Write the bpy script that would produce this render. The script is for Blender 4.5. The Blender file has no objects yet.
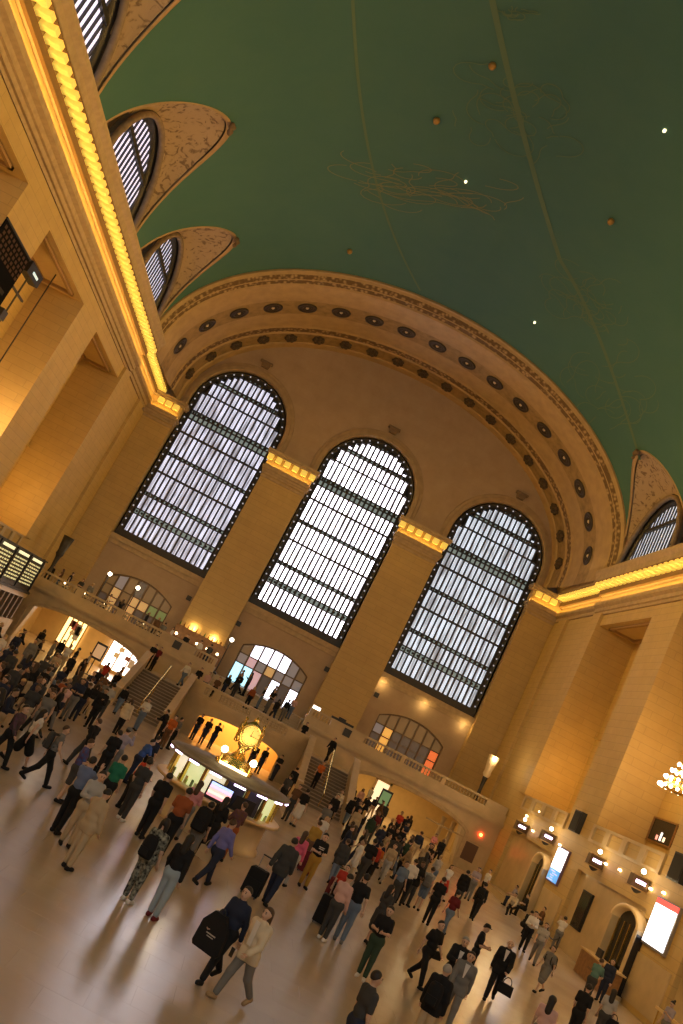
import bpy, math, random
import numpy as np
random.seed(7); rng = np.random.RandomState(7)
PI = math.pi
scene = bpy.context.scene
COL = scene.collection

# ------------------------------------------------------------------ camera
CAM = np.array([-0.51, -65.87, 4.92]); YAW, PITCH, ROLL, FPX = -0.0036, 0.2169, 0.4764, 857.76
_cy, _sy, _cp, _sp = math.cos(YAW), math.sin(YAW), math.cos(PITCH), math.sin(PITCH)
FWD = np.array([_sy*_cp, _cy*_cp, _sp]); _r0 = np.array([_cy, -_sy, 0.0]); _u0 = np.cross(_r0, FWD)
RGT = math.cos(ROLL)*_r0 + math.sin(ROLL)*_u0
UPV = -math.sin(ROLL)*_r0 + math.cos(ROLL)*_u0
cd = bpy.data.cameras.new('camera'); cam = bpy.data.objects.new('camera', cd); COL.objects.link(cam)
cd.sensor_fit = 'VERTICAL'; cd.sensor_height = 24.0; cd.lens = 24.0*FPX/1024.0; cd.clip_start = .1; cd.clip_end = 500
from mathutils import Matrix, Vector
cam.matrix_world = Matrix(((RGT[0], UPV[0], -FWD[0], CAM[0]), (RGT[1], UPV[1], -FWD[1], CAM[1]), (RGT[2], UPV[2], -FWD[2], CAM[2]), (0, 0, 0, 1)))
scene.camera = cam

def ray(px):
    return FWD + RGT*(px[0]-341.5)/FPX - UPV*(px[1]-512)/FPX
def at(px, x=None, y=None, z=None):
    d = ray(px)
    if y is not None: t = (y-CAM[1])/d[1]
    elif z is not None: t = (z-CAM[2])/d[2]
    else: t = (x-CAM[0])/d[0]
    return CAM + t*d

# ------------------------------------------------------------------ world, exposure, large lights
w = bpy.data.worlds.new('overcast_sky'); scene.world = w; w.use_nodes = True
bg = w.node_tree.nodes['Background']; bg.inputs[0].default_value = (.75, .82, 1, 1); bg.inputs[1].default_value = 1.0
vs = scene.view_settings
vs.view_transform = 'Standard'; vs.look = 'None'; vs.gamma = 1; vs.use_curve_mapping = False; vs.exposure = -0.25
try:
    scene.cycles.max_bounces = 6; scene.cycles.diffuse_bounces = 3; scene.cycles.glossy_bounces = 3
    scene.cycles.transmission_bounces = 4; scene.cycles.caustics_reflective = False; scene.cycles.caustics_refractive = False
    scene.cycles.sample_clamp_indirect = 4.0; scene.cycles.use_light_tree = True
except Exception: pass
WARM = (1.0, .60, .20)
def area(name, loc, direction, sx, sy, power, color=WARM, spread=PI):
    l = bpy.data.lights.new(name, 'AREA'); l.shape = 'RECTANGLE'; l.size = sx; l.size_y = sy; l.energy = power; l.color = color; l.spread = spread
    o = bpy.data.objects.new(name, l); COL.objects.link(o)
    d = Vector(direction).normalized()
    # local x runs along world y for the long cornice rows
    yax = Vector((0, 1, 0)) if abs(d.y) < .9 else Vector((1, 0, 0))
    zax = -d; xax = yax.cross(zax).normalized(); yy = zax.cross(xax)
    m = Matrix((xax, yy, zax)).transposed().to_4x4(); m.translation = Vector(loc); o.matrix_world = m
    return o
def point(name, loc, power, r=.15, color=WARM):
    l = bpy.data.lights.new(name, 'POINT'); l.energy = power; l.color = color; l.shadow_soft_size = r
    o = bpy.data.objects.new(name, l); COL.objects.link(o); o.location = loc; return o
# added light rows wash the opposite wall; cornice uplights wash the vault
for s in (-1, 1):
    area('added_wall_wash', (s*17.75, -33, 23.75), (-s*1, 0, -.10), .3, 64, 3600, (1.0, .58, .13), 1.35)
    area('cornice_uplight', (s*18.0, -33, 23.6), (-s*.35, 0, 1), .3, 64, 110, (1.0, .72, .36), 2.6)

# ------------------------------------------------------------------ materials
MATS = {}
def mat(name, col, rough=.6, metal=0, emit=0, ecol=None, noise=0, nscale=4, bump=0, bscale=30, spec=.5, dark=None):
    if name in MATS: return MATS[name]
    m = bpy.data.materials.new(name); m.use_nodes = True; nt = m.node_tree; b = nt.nodes['Principled BSDF']
    c = (*col, 1) if len(col) == 3 else col
    b.inputs['Base Color'].default_value = c; b.inputs['Roughness'].default_value = rough; b.inputs['Metallic'].default_value = metal
    b.inputs['Specular IOR Level'].default_value = spec
    if emit:
        b.inputs['Emission Color'].default_value = (*(ecol or col), 1); b.inputs['Emission Strength'].default_value = emit
    if noise or bump:
        tc = nt.nodes.new('ShaderNodeTexCoord')
    if noise:
        n = nt.nodes.new('ShaderNodeTexNoise'); n.inputs['Scale'].default_value = nscale; n.inputs['Detail'].default_value = 5
        r = nt.nodes.new('ShaderNodeValToRGB'); d = dark or tuple(v*(1-noise) for v in col[:3])
        r.color_ramp.elements[0].color = (*d, 1); r.color_ramp.elements[1].color = c
        r.color_ramp.elements[0].position = .3; r.color_ramp.elements[1].position = .65
        nt.links.new(tc.outputs['Object'], n.inputs['Vector']); nt.links.new(n.outputs['Fac'], r.inputs[0]); nt.links.new(r.outputs[0], b.inputs['Base Color'])
    if bump:
        n2 = nt.nodes.new('ShaderNodeTexNoise'); n2.inputs['Scale'].default_value = bscale; n2.inputs['Detail'].default_value = 4
        bp = nt.nodes.new('ShaderNodeBump'); bp.inputs['Strength'].default_value = bump; bp.inputs['Distance'].default_value = .05
        nt.links.new(tc.outputs['Object'], n2.inputs['Vector']); nt.links.new(n2.outputs['Fac'], bp.inputs['Height']); nt.links.new(bp.outputs[0], b.inputs['Normal'])
    MATS[name] = m; return m

def stone(name, col, course=.62, length=1.6, var=.16, rough=.55, mortar=.6):
    """ashlar stone: courses run on (x+y, z) so that they fit walls of both directions"""
    if name in MATS: return MATS[name]
    m = bpy.data.materials.new(name); m.use_nodes = True; nt = m.node_tree; b = nt.nodes['Principled BSDF']; L = nt.links.new
    tc = nt.nodes.new('ShaderNodeTexCoord'); sp = nt.nodes.new('ShaderNodeSeparateXYZ'); L(tc.outputs['Object'], sp.inputs[0])
    ad = nt.nodes.new('ShaderNodeMath'); L(sp.outputs[0], ad.inputs[0]); L(sp.outputs[1], ad.inputs[1])
    cb = nt.nodes.new('ShaderNodeCombineXYZ'); L(ad.outputs[0], cb.inputs[0]); L(sp.outputs[2], cb.inputs[1])
    br = nt.nodes.new('ShaderNodeTexBrick'); L(cb.outputs[0], br.inputs['Vector'])
    br.inputs['Scale'].default_value = 1; br.inputs['Brick Width'].default_value = length; br.inputs['Row Height'].default_value = course
    br.inputs['Mortar Size'].default_value = .018; br.inputs['Mortar Smooth'].default_value = .3; br.inputs['Bias'].default_value = 0
    c1 = tuple(v*(1-var) for v in col); br.inputs['Color1'].default_value = (*c1, 1); br.inputs['Color2'].default_value = (*col, 1)
    br.inputs['Mortar'].default_value = (*[v*mortar for v in col], 1)
    n = nt.nodes.new('ShaderNodeTexNoise'); n.inputs['Scale'].default_value = .9; n.inputs['Detail'].default_value = 8; n.inputs['Roughness'].default_value = .65
    L(tc.outputs['Object'], n.inputs['Vector'])
    mx = nt.nodes.new('ShaderNodeMix'); mx.data_type = 'RGBA'; mx.blend_type = 'MULTIPLY'; mx.inputs[0].default_value = .55
    rp = nt.nodes.new('ShaderNodeValToRGB'); rp.color_ramp.elements[0].position = .3; rp.color_ramp.elements[0].color = (.78, .73, .68, 1); rp.color_ramp.elements[1].position = .7
    L(n.outputs['Fac'], rp.inputs[0]); L(br.outputs['Color'], mx.inputs[6]); L(rp.outputs[0], mx.inputs[7]); L(mx.outputs[2], b.inputs['Base Color'])
    bp = nt.nodes.new('ShaderNodeBump'); bp.inputs['Strength'].default_value = .25; bp.inputs['Distance'].default_value = .02; bp.invert = True
    L(br.outputs['Fac'], bp.inputs['Height']); L(bp.outputs[0], b.inputs['Normal'])
    b.inputs['Roughness'].default_value = rough
    MATS[name] = m; return m

STONE = stone('limestone', (.60, .425, .17), .46, 2.4, .05, .55, .80)
STONE_D = stone('limestone_tympanum', (.50, .37, .24), .8, 2.6, .04, .6, .93)
MARB = mat('botticino_marble', (.58, .44, .25), .35, noise=.18, nscale=1.2)
MOULD = mat('moulded_stone', (.52, .38, .22), .6, noise=.2, nscale=3)
GOLDST = mat('gilded_plaster', (.60, .42, .17), .5, noise=.22, nscale=2.5, bump=.3, bscale=9)
BRONZE = mat('dark_bronze', (.055, .050, .045), .45, .3, noise=.4, nscale=20)
BRASS = mat('polished_brass', (.80, .55, .15), .22, .9)
BLACK = mat('black_plastic', (.012, .012, .014), .45)
STEEL = mat('brushed_steel', (.4, .4, .42), .35, .8)
GLASSDK = mat('dark_glass', (.015, .015, .018), .12)
WOOD = mat('brown_wood', (.30, .15, .05), .4, noise=.35, nscale=6)
BULB = mat('warm_bulb', (1, .8, .5), .4, emit=16, ecol=(1, .72, .38))
BULBW = mat('white_globe', (1, .93, .8), .4, emit=14, ecol=(1, .86, .62))
STRIPW = mat('violet_white_tube', (.9, .85, 1), .4, emit=7, ecol=(.80, .62, 1))
STRIPY = mat('warm_light_strip', (1, .8, .4), .4, emit=34, ecol=(1, .64, .15))

# ------------------------------------------------------------------ mesh helpers
class MB:
    def __init__(s): s.v = []; s.f = []; s.m = []
    def add(s, vs, fs, mi=0):
        n = len(s.v); s.v += [tuple(map(float, v)) for v in vs]; s.f += [tuple(i+n for i in f) for f in fs]; s.m += [mi]*len(fs); return s
    def box(s, x0, x1, y0, y1, z0, z1, mi=0):
        return s.add([(x0, y0, z0), (x1, y0, z0), (x1, y1, z0), (x0, y1, z0), (x0, y0, z1), (x1, y0, z1), (x1, y1, z1), (x0, y1, z1)],
                     [(0, 3, 2, 1), (4, 5, 6, 7), (0, 1, 5, 4), (1, 2, 6, 5), (2, 3, 7, 6), (3, 0, 4, 7)], mi)
    def tube(s, a, b, r0, r1=None, n=8, mi=0, cap=True):
        a = np.array(a, float); b = np.array(b, float); r1 = r0 if r1 is None else r1
        d = (b-a)/max(1e-9, np.linalg.norm(b-a)); t = np.array([1, 0, 0]) if abs(d[0]) < .8 else np.array([0, 1, 0])
        u = np.cross(d, t); u /= np.linalg.norm(u); w_ = np.cross(d, u)
        vs = []
        for c, r in ((a, r0), (b, r1)):
            for k in range(n):
                q = 2*PI*k/n; vs.append(c+r*(math.cos(q)*u+math.sin(q)*w_))
        fs = [(k, (k+1) % n, n+(k+1) % n, n+k) for k in range(n)]
        if cap: fs += [tuple(range(n-1, -1, -1)), tuple(range(n, 2*n))]
        return s.add(vs, fs, mi)
    def lathe(s, prof, c=(0, 0, 0), n=16, mi=0, axis='z'):
        vs = []; m = len(prof)
        for k in range(n):
            q = 2*PI*k/n
            for r, h in prof:
                p = (r*math.cos(q), r*math.sin(q), h)
                if axis == 'y': p = (p[0], p[2], p[1])
                if axis == 'x': p = (p[2], p[0], p[1])
                vs.append((c[0]+p[0], c[1]+p[1], c[2]+p[2]))
        fs = []
        for k in range(n):
            k2 = (k+1) % n
            for j in range(m-1): fs.append((k*m+j, k2*m+j, k2*m+j+1, k*m+j+1))
        return s.add(vs, fs, mi)
    def ball(s, c, r, n=10, mi=0, sz=1):
        return s.lathe([(r*math.sin(PI*j/(n//2+1)) if 0 < j < n//2+1 else 0.0005, -sz*r*math.cos(PI*j/(n//2+1))) for j in range(n//2+2)], c, n, mi)
    def prism(s, poly, y0, y1, mi=0, plane='xz'):
        """poly of 2-D points extruded along the third axis"""
        n = len(poly); P = []
        for h in (y0, y1):
            for p in poly:
                P.append((p[0], h, p[1]) if plane == 'xz' else (h, p[0], p[1]) if plane == 'yz' else (p[0], p[1], h))
        fs = [(k, (k+1) % n, n+(k+1) % n, n+k) for k in range(n)]+[tuple(range(n-1, -1, -1)), tuple(range(n, 2*n))]
        return s.add(P, fs, mi)
    def grid(s, rows, mi=0):
        """rows: list of equally long point lists"""
        n = len(rows[0]); vs = [p for r in rows for p in r]
        fs = [(i*n+j, i*n+j+1, (i+1)*n+j+1, (i+1)*n+j) for i in range(len(rows)-1) for j in range(n-1)]
        return s.add(vs, fs, mi)
    def mesh(s, name, mats, smooth=False):
        me = bpy.data.meshes.new(name); me.from_pydata(s.v, [], s.f)
        for m in (mats if isinstance(mats, (list, tuple)) else [mats]): me.materials.append(m)
        if any(s.m): me.polygons.foreach_set('material_index', s.m)
        if smooth: me.polygons.foreach_set('use_smooth', [True]*len(s.f))
        me.update(); return me
    def obj(s, name, mats, parent=None, smooth=False, loc=None, rz=0):
        return link(name, s.mesh(name, mats, smooth), parent, loc, rz)
def link(name, me, parent=None, loc=None, rz=0):
    o = bpy.data.objects.new(name, me); COL.objects.link(o)
    if parent is not None: o.parent = parent
    if loc is not None: o.location = loc
    if rz: o.rotation_euler = (0, 0, rz)
    return o
def empty(name, loc=(0, 0, 0), rz=0, parent=None):
    return link(name, None, parent, loc, rz)
def tag(o, label, cat, group=None):
    o['label'] = label; o['category'] = cat
    if group: o['group'] = group
    return o
def struct(o, label=None):
    o['kind'] = 'structure'
    if label: o['label'] = label
    return o
def copy(o, parent=None, loc=None, rz=None):
    c = o.copy(); COL.objects.link(c); c.parent = parent
    if loc is not None: c.location = loc
    if rz is not None: c.rotation_euler = (0, 0, rz)
    return c
# ================================================================== THE HALL
XW = 19.3; ZC = 23.4; YW = 5.0; YB = -4.2; YBACK = -76.0
BAYS = [(-14.75-12.2*k, -6.45-12.2*k) for k in range(5)]
ZLED, ZSOF = 6.35, 19.25

# ---- floor: a slab with a shallow bed in which the nearest tiles lie one by one
def floor_material():
    m = bpy.data.materials.new('tennessee_marble_floor'); m.use_nodes = True; nt = m.node_tree; b = nt.nodes['Principled BSDF']; L = nt.links.new
    tc = nt.nodes.new('ShaderNodeTexCoord'); ge = nt.nodes.new('ShaderNodeNewGeometry')
    br = nt.nodes.new('ShaderNodeTexBrick'); L(ge.outputs['Position'], br.inputs['Vector'])
    br.inputs['Scale'].default_value = 1; br.inputs['Brick Width'].default_value = 1.2; br.inputs['Row Height'].default_value = .8; br.offset = .5
    br.inputs['Mortar Size'].default_value = .006; br.inputs['Color1'].default_value = (.54, .425, .31, 1); br.inputs['Color2'].default_value = (.57, .45, .33, 1); br.inputs['Mortar'].default_value = (.50, .39, .285, 1)
    n = nt.nodes.new('ShaderNodeTexNoise'); n.inputs['Scale'].default_value = .55; n.inputs['Detail'].default_value = 7; L(ge.outputs['Position'], n.inputs['Vector'])
    rp = nt.nodes.new('ShaderNodeValToRGB'); rp.color_ramp.elements[0].position = .3; rp.color_ramp.elements[0].color = (.82, .74, .70, 1); rp.color_ramp.elements[1].position = .7; L(n.outputs['Fac'], rp.inputs[0])
    mx = nt.nodes.new('ShaderNodeMix'); mx.data_type = 'RGBA'; mx.blend_type = 'MULTIPLY'; mx.inputs[0].default_value = .6
    L(br.outputs['Color'], mx.inputs[6]); L(rp.outputs[0], mx.inputs[7]); L(mx.outputs[2], b.inputs['Base Color'])
    r2 = nt.nodes.new('ShaderNodeMapRange'); r2.inputs[3].default_value = .20; r2.inputs[4].default_value = .27; L(n.outputs['Fac'], r2.inputs[0]); L(r2.outputs[0], b.inputs['Roughness'])
    b.inputs['Specular IOR Level'].default_value = 1.0
    return m
FLOORM = floor_material()
FT = (-8.4, 13.2, -53.6, -39.2)   # bed of separate tiles: x0 x1 y0 y1
mb = MB()
for x0, x1, y0, y1 in ((-26, 26, YBACK, FT[2]), (-26, 26, FT[3], 12), (-26, FT[0], FT[2], FT[3]), (FT[1], 26, FT[2], FT[3])):
    mb.box(x0, x1, y0, y1, -.4, 0)
mb.box(FT[0], FT[1], FT[2], FT[3], -.4, -.004)
floor = struct(mb.obj('floor', FLOORM), 'polished pinkish marble floor of the great hall')
tmesh = {}
for wd in (1.2, .6):
    t = MB(); a, b_ = wd/2-.0008, .4-.0008
    t.add([(-a, -b_, -.0039), (a, -b_, -.0039), (a, b_, -.0039), (-a, b_, -.0039), (-a, -b_, -.0006), (a, -b_, -.0006), (a, b_, -.0006), (-a, b_, -.0006),
           (-a+.0015, -b_+.0015, 0), (a-.0015, -b_+.0015, 0), (a-.0015, b_-.0015, 0), (-a+.0015, b_-.0015, 0)],
          [(0, 1, 5, 4), (1, 2, 6, 5), (2, 3, 7, 6), (3, 0, 4, 7), (4, 5, 9, 8), (5, 6, 10, 9), (6, 7, 11, 10), (7, 4, 8, 11), (8, 9, 10, 11)])
    tmesh[wd] = t.mesh('floor_tile', FLOORM)
ny = int(round((FT[3]-FT[2])/.8))
for j in range(ny):
    y = FT[2]+.8*j+.4; odd = j % 2
    x = FT[0]
    while x < FT[1]-.01:
        wd = .6 if (odd and (x == FT[0] or x > FT[1]-.7)) else 1.2
        link('floor_tile', tmesh[wd], floor, (x+wd/2, y, 0)); x += wd

# ---- side walls with deep bays
GREENV = None
for s, nm in ((-1, 'wall_left'), (1, 'wall_right')):
    mb = MB()
    def bx(x0, x1, y0, y1, z0, z1):
        a, b_ = sorted((s*x0, s*x1)); mb.box(a, b_, y0, y1, z0, z1)
    ys = YBACK
    for (b0, b1) in reversed(BAYS):
        bx(XW, 23.2, ys, b0, 0, ZSOF); ys = b1
    bx(XW, 23.2, ys, YW+.6, 0, ZSOF)
    for (b0, b1) in BAYS:
        bx(22.2, 23.2, b0, b1, ZLED, ZSOF)
        bx(XW, 23.2, b0, b1, 3.9, ZLED-.02)       # lintel zone over the gates
    bx(XW, 23.2, YBACK, YW+.6, ZSOF, 20.2)
    wl = struct(mb.obj(nm, STONE), 'tall limestone side wall of piers and deep bays, %s' % ('left' if s < 0 else 'right'))
    # slim corner pilasters
    mb = MB()
    a, b_ = sorted((s*XW, s*(XW-.22)))
    mb.box(a, b_, -6.45, -4.9, 6.4, 20.2); mb.box(a, b_, .6, 2.4, 4, 20.2)
    a, b_ = sorted((s*(XW-.22), s*(XW-.3)))
    mb.obj('corner_pilaster', STONE, wl)
    # soffit panel mouldings in the bays
    for (b0, b1) in BAYS[:4]:
        mb = MB(); z = ZSOF
        xa, xb = s*19.75, s*21.8; xa, xb = min(xa, xb), max(xa, xb)
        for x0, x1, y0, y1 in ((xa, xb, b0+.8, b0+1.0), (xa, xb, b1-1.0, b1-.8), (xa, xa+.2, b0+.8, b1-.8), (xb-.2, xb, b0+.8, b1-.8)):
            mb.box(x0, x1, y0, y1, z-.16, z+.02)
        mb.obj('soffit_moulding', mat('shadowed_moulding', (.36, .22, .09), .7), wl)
        # horizontal string course on the bay's back wall
        mb = MB(); a, b_ = sorted((s*22.2, s*22.05)); mb.box(a, b_, b0, b1, 11.9, 12.05); mb.obj('string_course', STONE, wl)
    # lower walls between piers
    mb = MB()
    for (b0, b1) in BAYS:
        a, b_ = sorted((s*(XW+.25), s*23.2)); mb.box(a, b_, b0, b1, 0, 3.9)
    mb.obj('lower_wall', MARB, wl)
    # parapet with sunk panels in front of each bay
    for (b0, b1) in BAYS[:4]:
        par = MB(); a, b_ = sorted((s*(XW+.12), s*(XW-.12))); par.box(a, b_, b0, b1, 5.45, 5.6).box(a, b_, b0, b1, 6.25, 6.4)
        for k in range(5):
            yy = b0+(b1-b0)*k/4; par.box(a, b_, max(b0, yy-.3), min(b1, yy+.3), 5.6, 6.25)
        par.obj('parapet', MARB, wl)
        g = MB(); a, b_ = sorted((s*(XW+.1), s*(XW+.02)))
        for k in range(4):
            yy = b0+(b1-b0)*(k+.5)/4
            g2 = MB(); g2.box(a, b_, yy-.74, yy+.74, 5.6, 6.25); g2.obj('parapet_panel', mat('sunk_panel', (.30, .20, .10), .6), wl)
    # ---- entablature
    dz = .28 if s < 0 else -.12
    prof = [(p, z+dz) for p, z in [(-.03, 20.0), (-.03, 20.2), (.12, 20.2), (.12, 20.42), (.24, 20.46), (.24, 20.72), (.46, 20.84), (.46, 21.12), (.42, 21.12), (.40, 21.0), (.08, 21.0), (.08, 21.72), (.3, 21.8), (.3, 22.5),
            (1.12, 22.52), (1.12, 22.9), (1.28, 23.12), (1.28, 23.36), (-.6, 23.4), (-.6, 20.0)]]
    en = MB()
    en.prism([(s*(XW-p), z) for p, z in prof], YBACK, -4.9, plane='xz')
    en.prism([(s*(XW+.25-p), z) for p, z in prof], -4.9, YW-.8, plane='xz')
    eo = struct(en.obj('trim_%d' % (1 if s < 0 else 2), MOULD), 'deep gilded cornice along the top of the %s wall' % ('left' if s < 0 else 'right'))
    for nm2, y0, y1, e in (('frieze', YBACK, -4.9, 0), ('frieze', -4.9, YW-.9, .25)):
        a, b_ = sorted((s*(XW-.08+e), s*(XW-.14+e))); MB().box(a, b_, y0, y1, 21.08+dz, 21.68+dz).obj(nm2, mat('frieze_plaster', (.68, .47, .20), .5, noise=.12, nscale=2), eo)
    for y0, y1, e in ((-70, -5.0, 0), (-4.8, YW-1.2, .25)):
        a, b_ = sorted((s*(XW-.33+e), s*(XW-.39+e))); MB().box(a, b_, y0, y1, 21.04+dz, 21.10+dz).obj('light_strip', STRIPY, eo)
    for y0, y1, e in ((YBACK, -4.9, 0), (-4.9, YW-.9, .25)):
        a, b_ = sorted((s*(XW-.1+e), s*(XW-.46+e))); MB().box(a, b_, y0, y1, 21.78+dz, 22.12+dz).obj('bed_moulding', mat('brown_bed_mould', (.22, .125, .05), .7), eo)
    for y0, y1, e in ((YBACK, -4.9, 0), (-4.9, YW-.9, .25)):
        a, b_ = sorted((s*(XW-.32+e), s*(XW-1.08+e))); MB().box(a, b_, y0, y1, 22.47+dz, 22.515+dz).obj('corona_soffit', MATS['brown_bed_mould'], eo)  # dark brown put in so the gaps between dentils look shaded
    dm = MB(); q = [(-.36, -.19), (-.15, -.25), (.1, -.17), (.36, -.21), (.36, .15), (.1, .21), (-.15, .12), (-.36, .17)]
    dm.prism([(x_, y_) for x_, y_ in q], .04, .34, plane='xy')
    dme = dm.mesh('dentil', mat('dentil_painted_glow', (.95, .74, .22), .42, emit=.62, ecol=(1, .66, .10)))  # dentils are no lamps; the light on them is put in as emission
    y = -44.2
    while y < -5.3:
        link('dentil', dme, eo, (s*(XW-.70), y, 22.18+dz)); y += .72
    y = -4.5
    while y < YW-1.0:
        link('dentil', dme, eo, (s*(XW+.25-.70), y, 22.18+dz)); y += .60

# ---- vault
VA, VB = 19.1, 12.6
def vz(x): return ZC+VB*math.sqrt(max(0, 1-(x/VA)**2))
def vpt(th, y, off=0): return ((VA-off)*math.cos(th), y, ZC+(VB-off)*math.sin(th))
LOFF = {-1: -.9, 1: .0}
def lun(y, s):
    """height above the springing where the lunettes cut into the vault at this y"""
    for k, (b0, b1) in enumerate(BAYS):
        c = (b0+b1)/2+LOFF[s]; u = abs(y-c)/5.45
        if u < 1: return 7.2*(1-u**1.9)**.80
    return 0.0
ysamp = sorted(set([-6.0, YBACK]+[round(v, 3) for v in np.arange(YBACK, -6.0, .36)]+[round((b0+b1)/2+o_+5.45*u, 3) for b0, b1 in BAYS for o_ in (0, -.9) for u in (-1, -.985, -.95, 0, .95, .985, 1) if YBACK < (b0+b1)/2+o_+5.45*u < -6]))
mb = MB()
for s in (-1, 1):
    rows = []
    for y in ysamp:
        t0 = math.asin(min(1, lun(y, s)/VB)); r = []
        for j in range(19):
            th = t0+(PI/2-t0)*j/18; p = vpt(th, y); r.append((s*p[0], y, p[2]))
        rows.append(r)
    mb.grid(rows)
def vault_material():
    m = bpy.data.materials.new('cerulean_green_plaster'); m.use_nodes = True; nt = m.node_tree; b = nt.nodes['Principled BSDF']; L = nt.links.new
    tc = nt.nodes.new('ShaderNodeTexCoord'); n = nt.nodes.new('ShaderNodeTexNoise'); n.inputs['Scale'].default_value = .35; n.inputs['Detail'].default_value = 9; n.inputs['Roughness'].default_value = .7
    L(tc.outputs['Object'], n.inputs['Vector']); rp = nt.nodes.new('ShaderNodeValToRGB')
    rp.color_ramp.elements[0].position = .3; rp.color_ramp.elements[0].color = (.052, .155, .135, 1); rp.color_ramp.elements[1].position = .72; rp.color_ramp.elements[1].color = (.066, .172, .142, 1)
    L(n.outputs['Fac'], rp.inputs[0]); L(rp.outputs[0], b.inputs['Base Color']); b.inputs['Roughness'].default_value = .8; return m
vault = struct(mb.obj('ceiling', vault_material(), smooth=True), 'dark green barrel vault painted with faint gold figures')

# ---- lunettes: tan ornamented hoods and striped windows
ORN = None
def orn_material():
    m = bpy.data.materials.new('carved_tan_plaster'); m.use_nodes = True; nt = m.node_tree; b = nt.nodes['Principled BSDF']; L = nt.links.new
    tc = nt.nodes.new('ShaderNodeTexCoord'); n = nt.nodes.new('ShaderNodeTexNoise'); n.inputs['Scale'].default_value = 1.5; n.inputs['Detail'].default_value = 6; n.inputs['Distortion'].default_value = 2.2
    L(tc.outputs['Object'], n.inputs['Vector']); rp = nt.nodes.new('ShaderNodeValToRGB'); e = rp.color_ramp.elements
    e[0].position = .36; e[0].color = (.20, .13, .075, 1); e[1].position = .47; e[1].color = (.46, .33, .20, 1)
    L(n.outputs['Fac'], rp.inputs[0]); L(rp.outputs[0], b.inputs['Base Color']); b.inputs['Roughness'].default_value = .75
    bp = nt.nodes.new('ShaderNodeBump'); bp.inputs['Strength'].default_value = .5; bp.inputs['Distance'].default_value = .15; L(n.outputs['Fac'], bp.inputs['Height']); L(bp.outputs[0], b.inputs['Normal'])
    return m
ORN = orn_material(); RIM = mat('tan_plaster_rim', (.46, .31, .17), .7, noise=.15, nscale=2)
PANE_L = mat('lunette_pane', (.75, .78, .9), .3, emit=1.3, ecol=(.80, .76, 1.0))
PANE_B = mat('blue_lit_pane', (.8, .85, .95), .3, emit=1.0, ecol=(.74, .80, .98))
wn = 10
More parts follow.
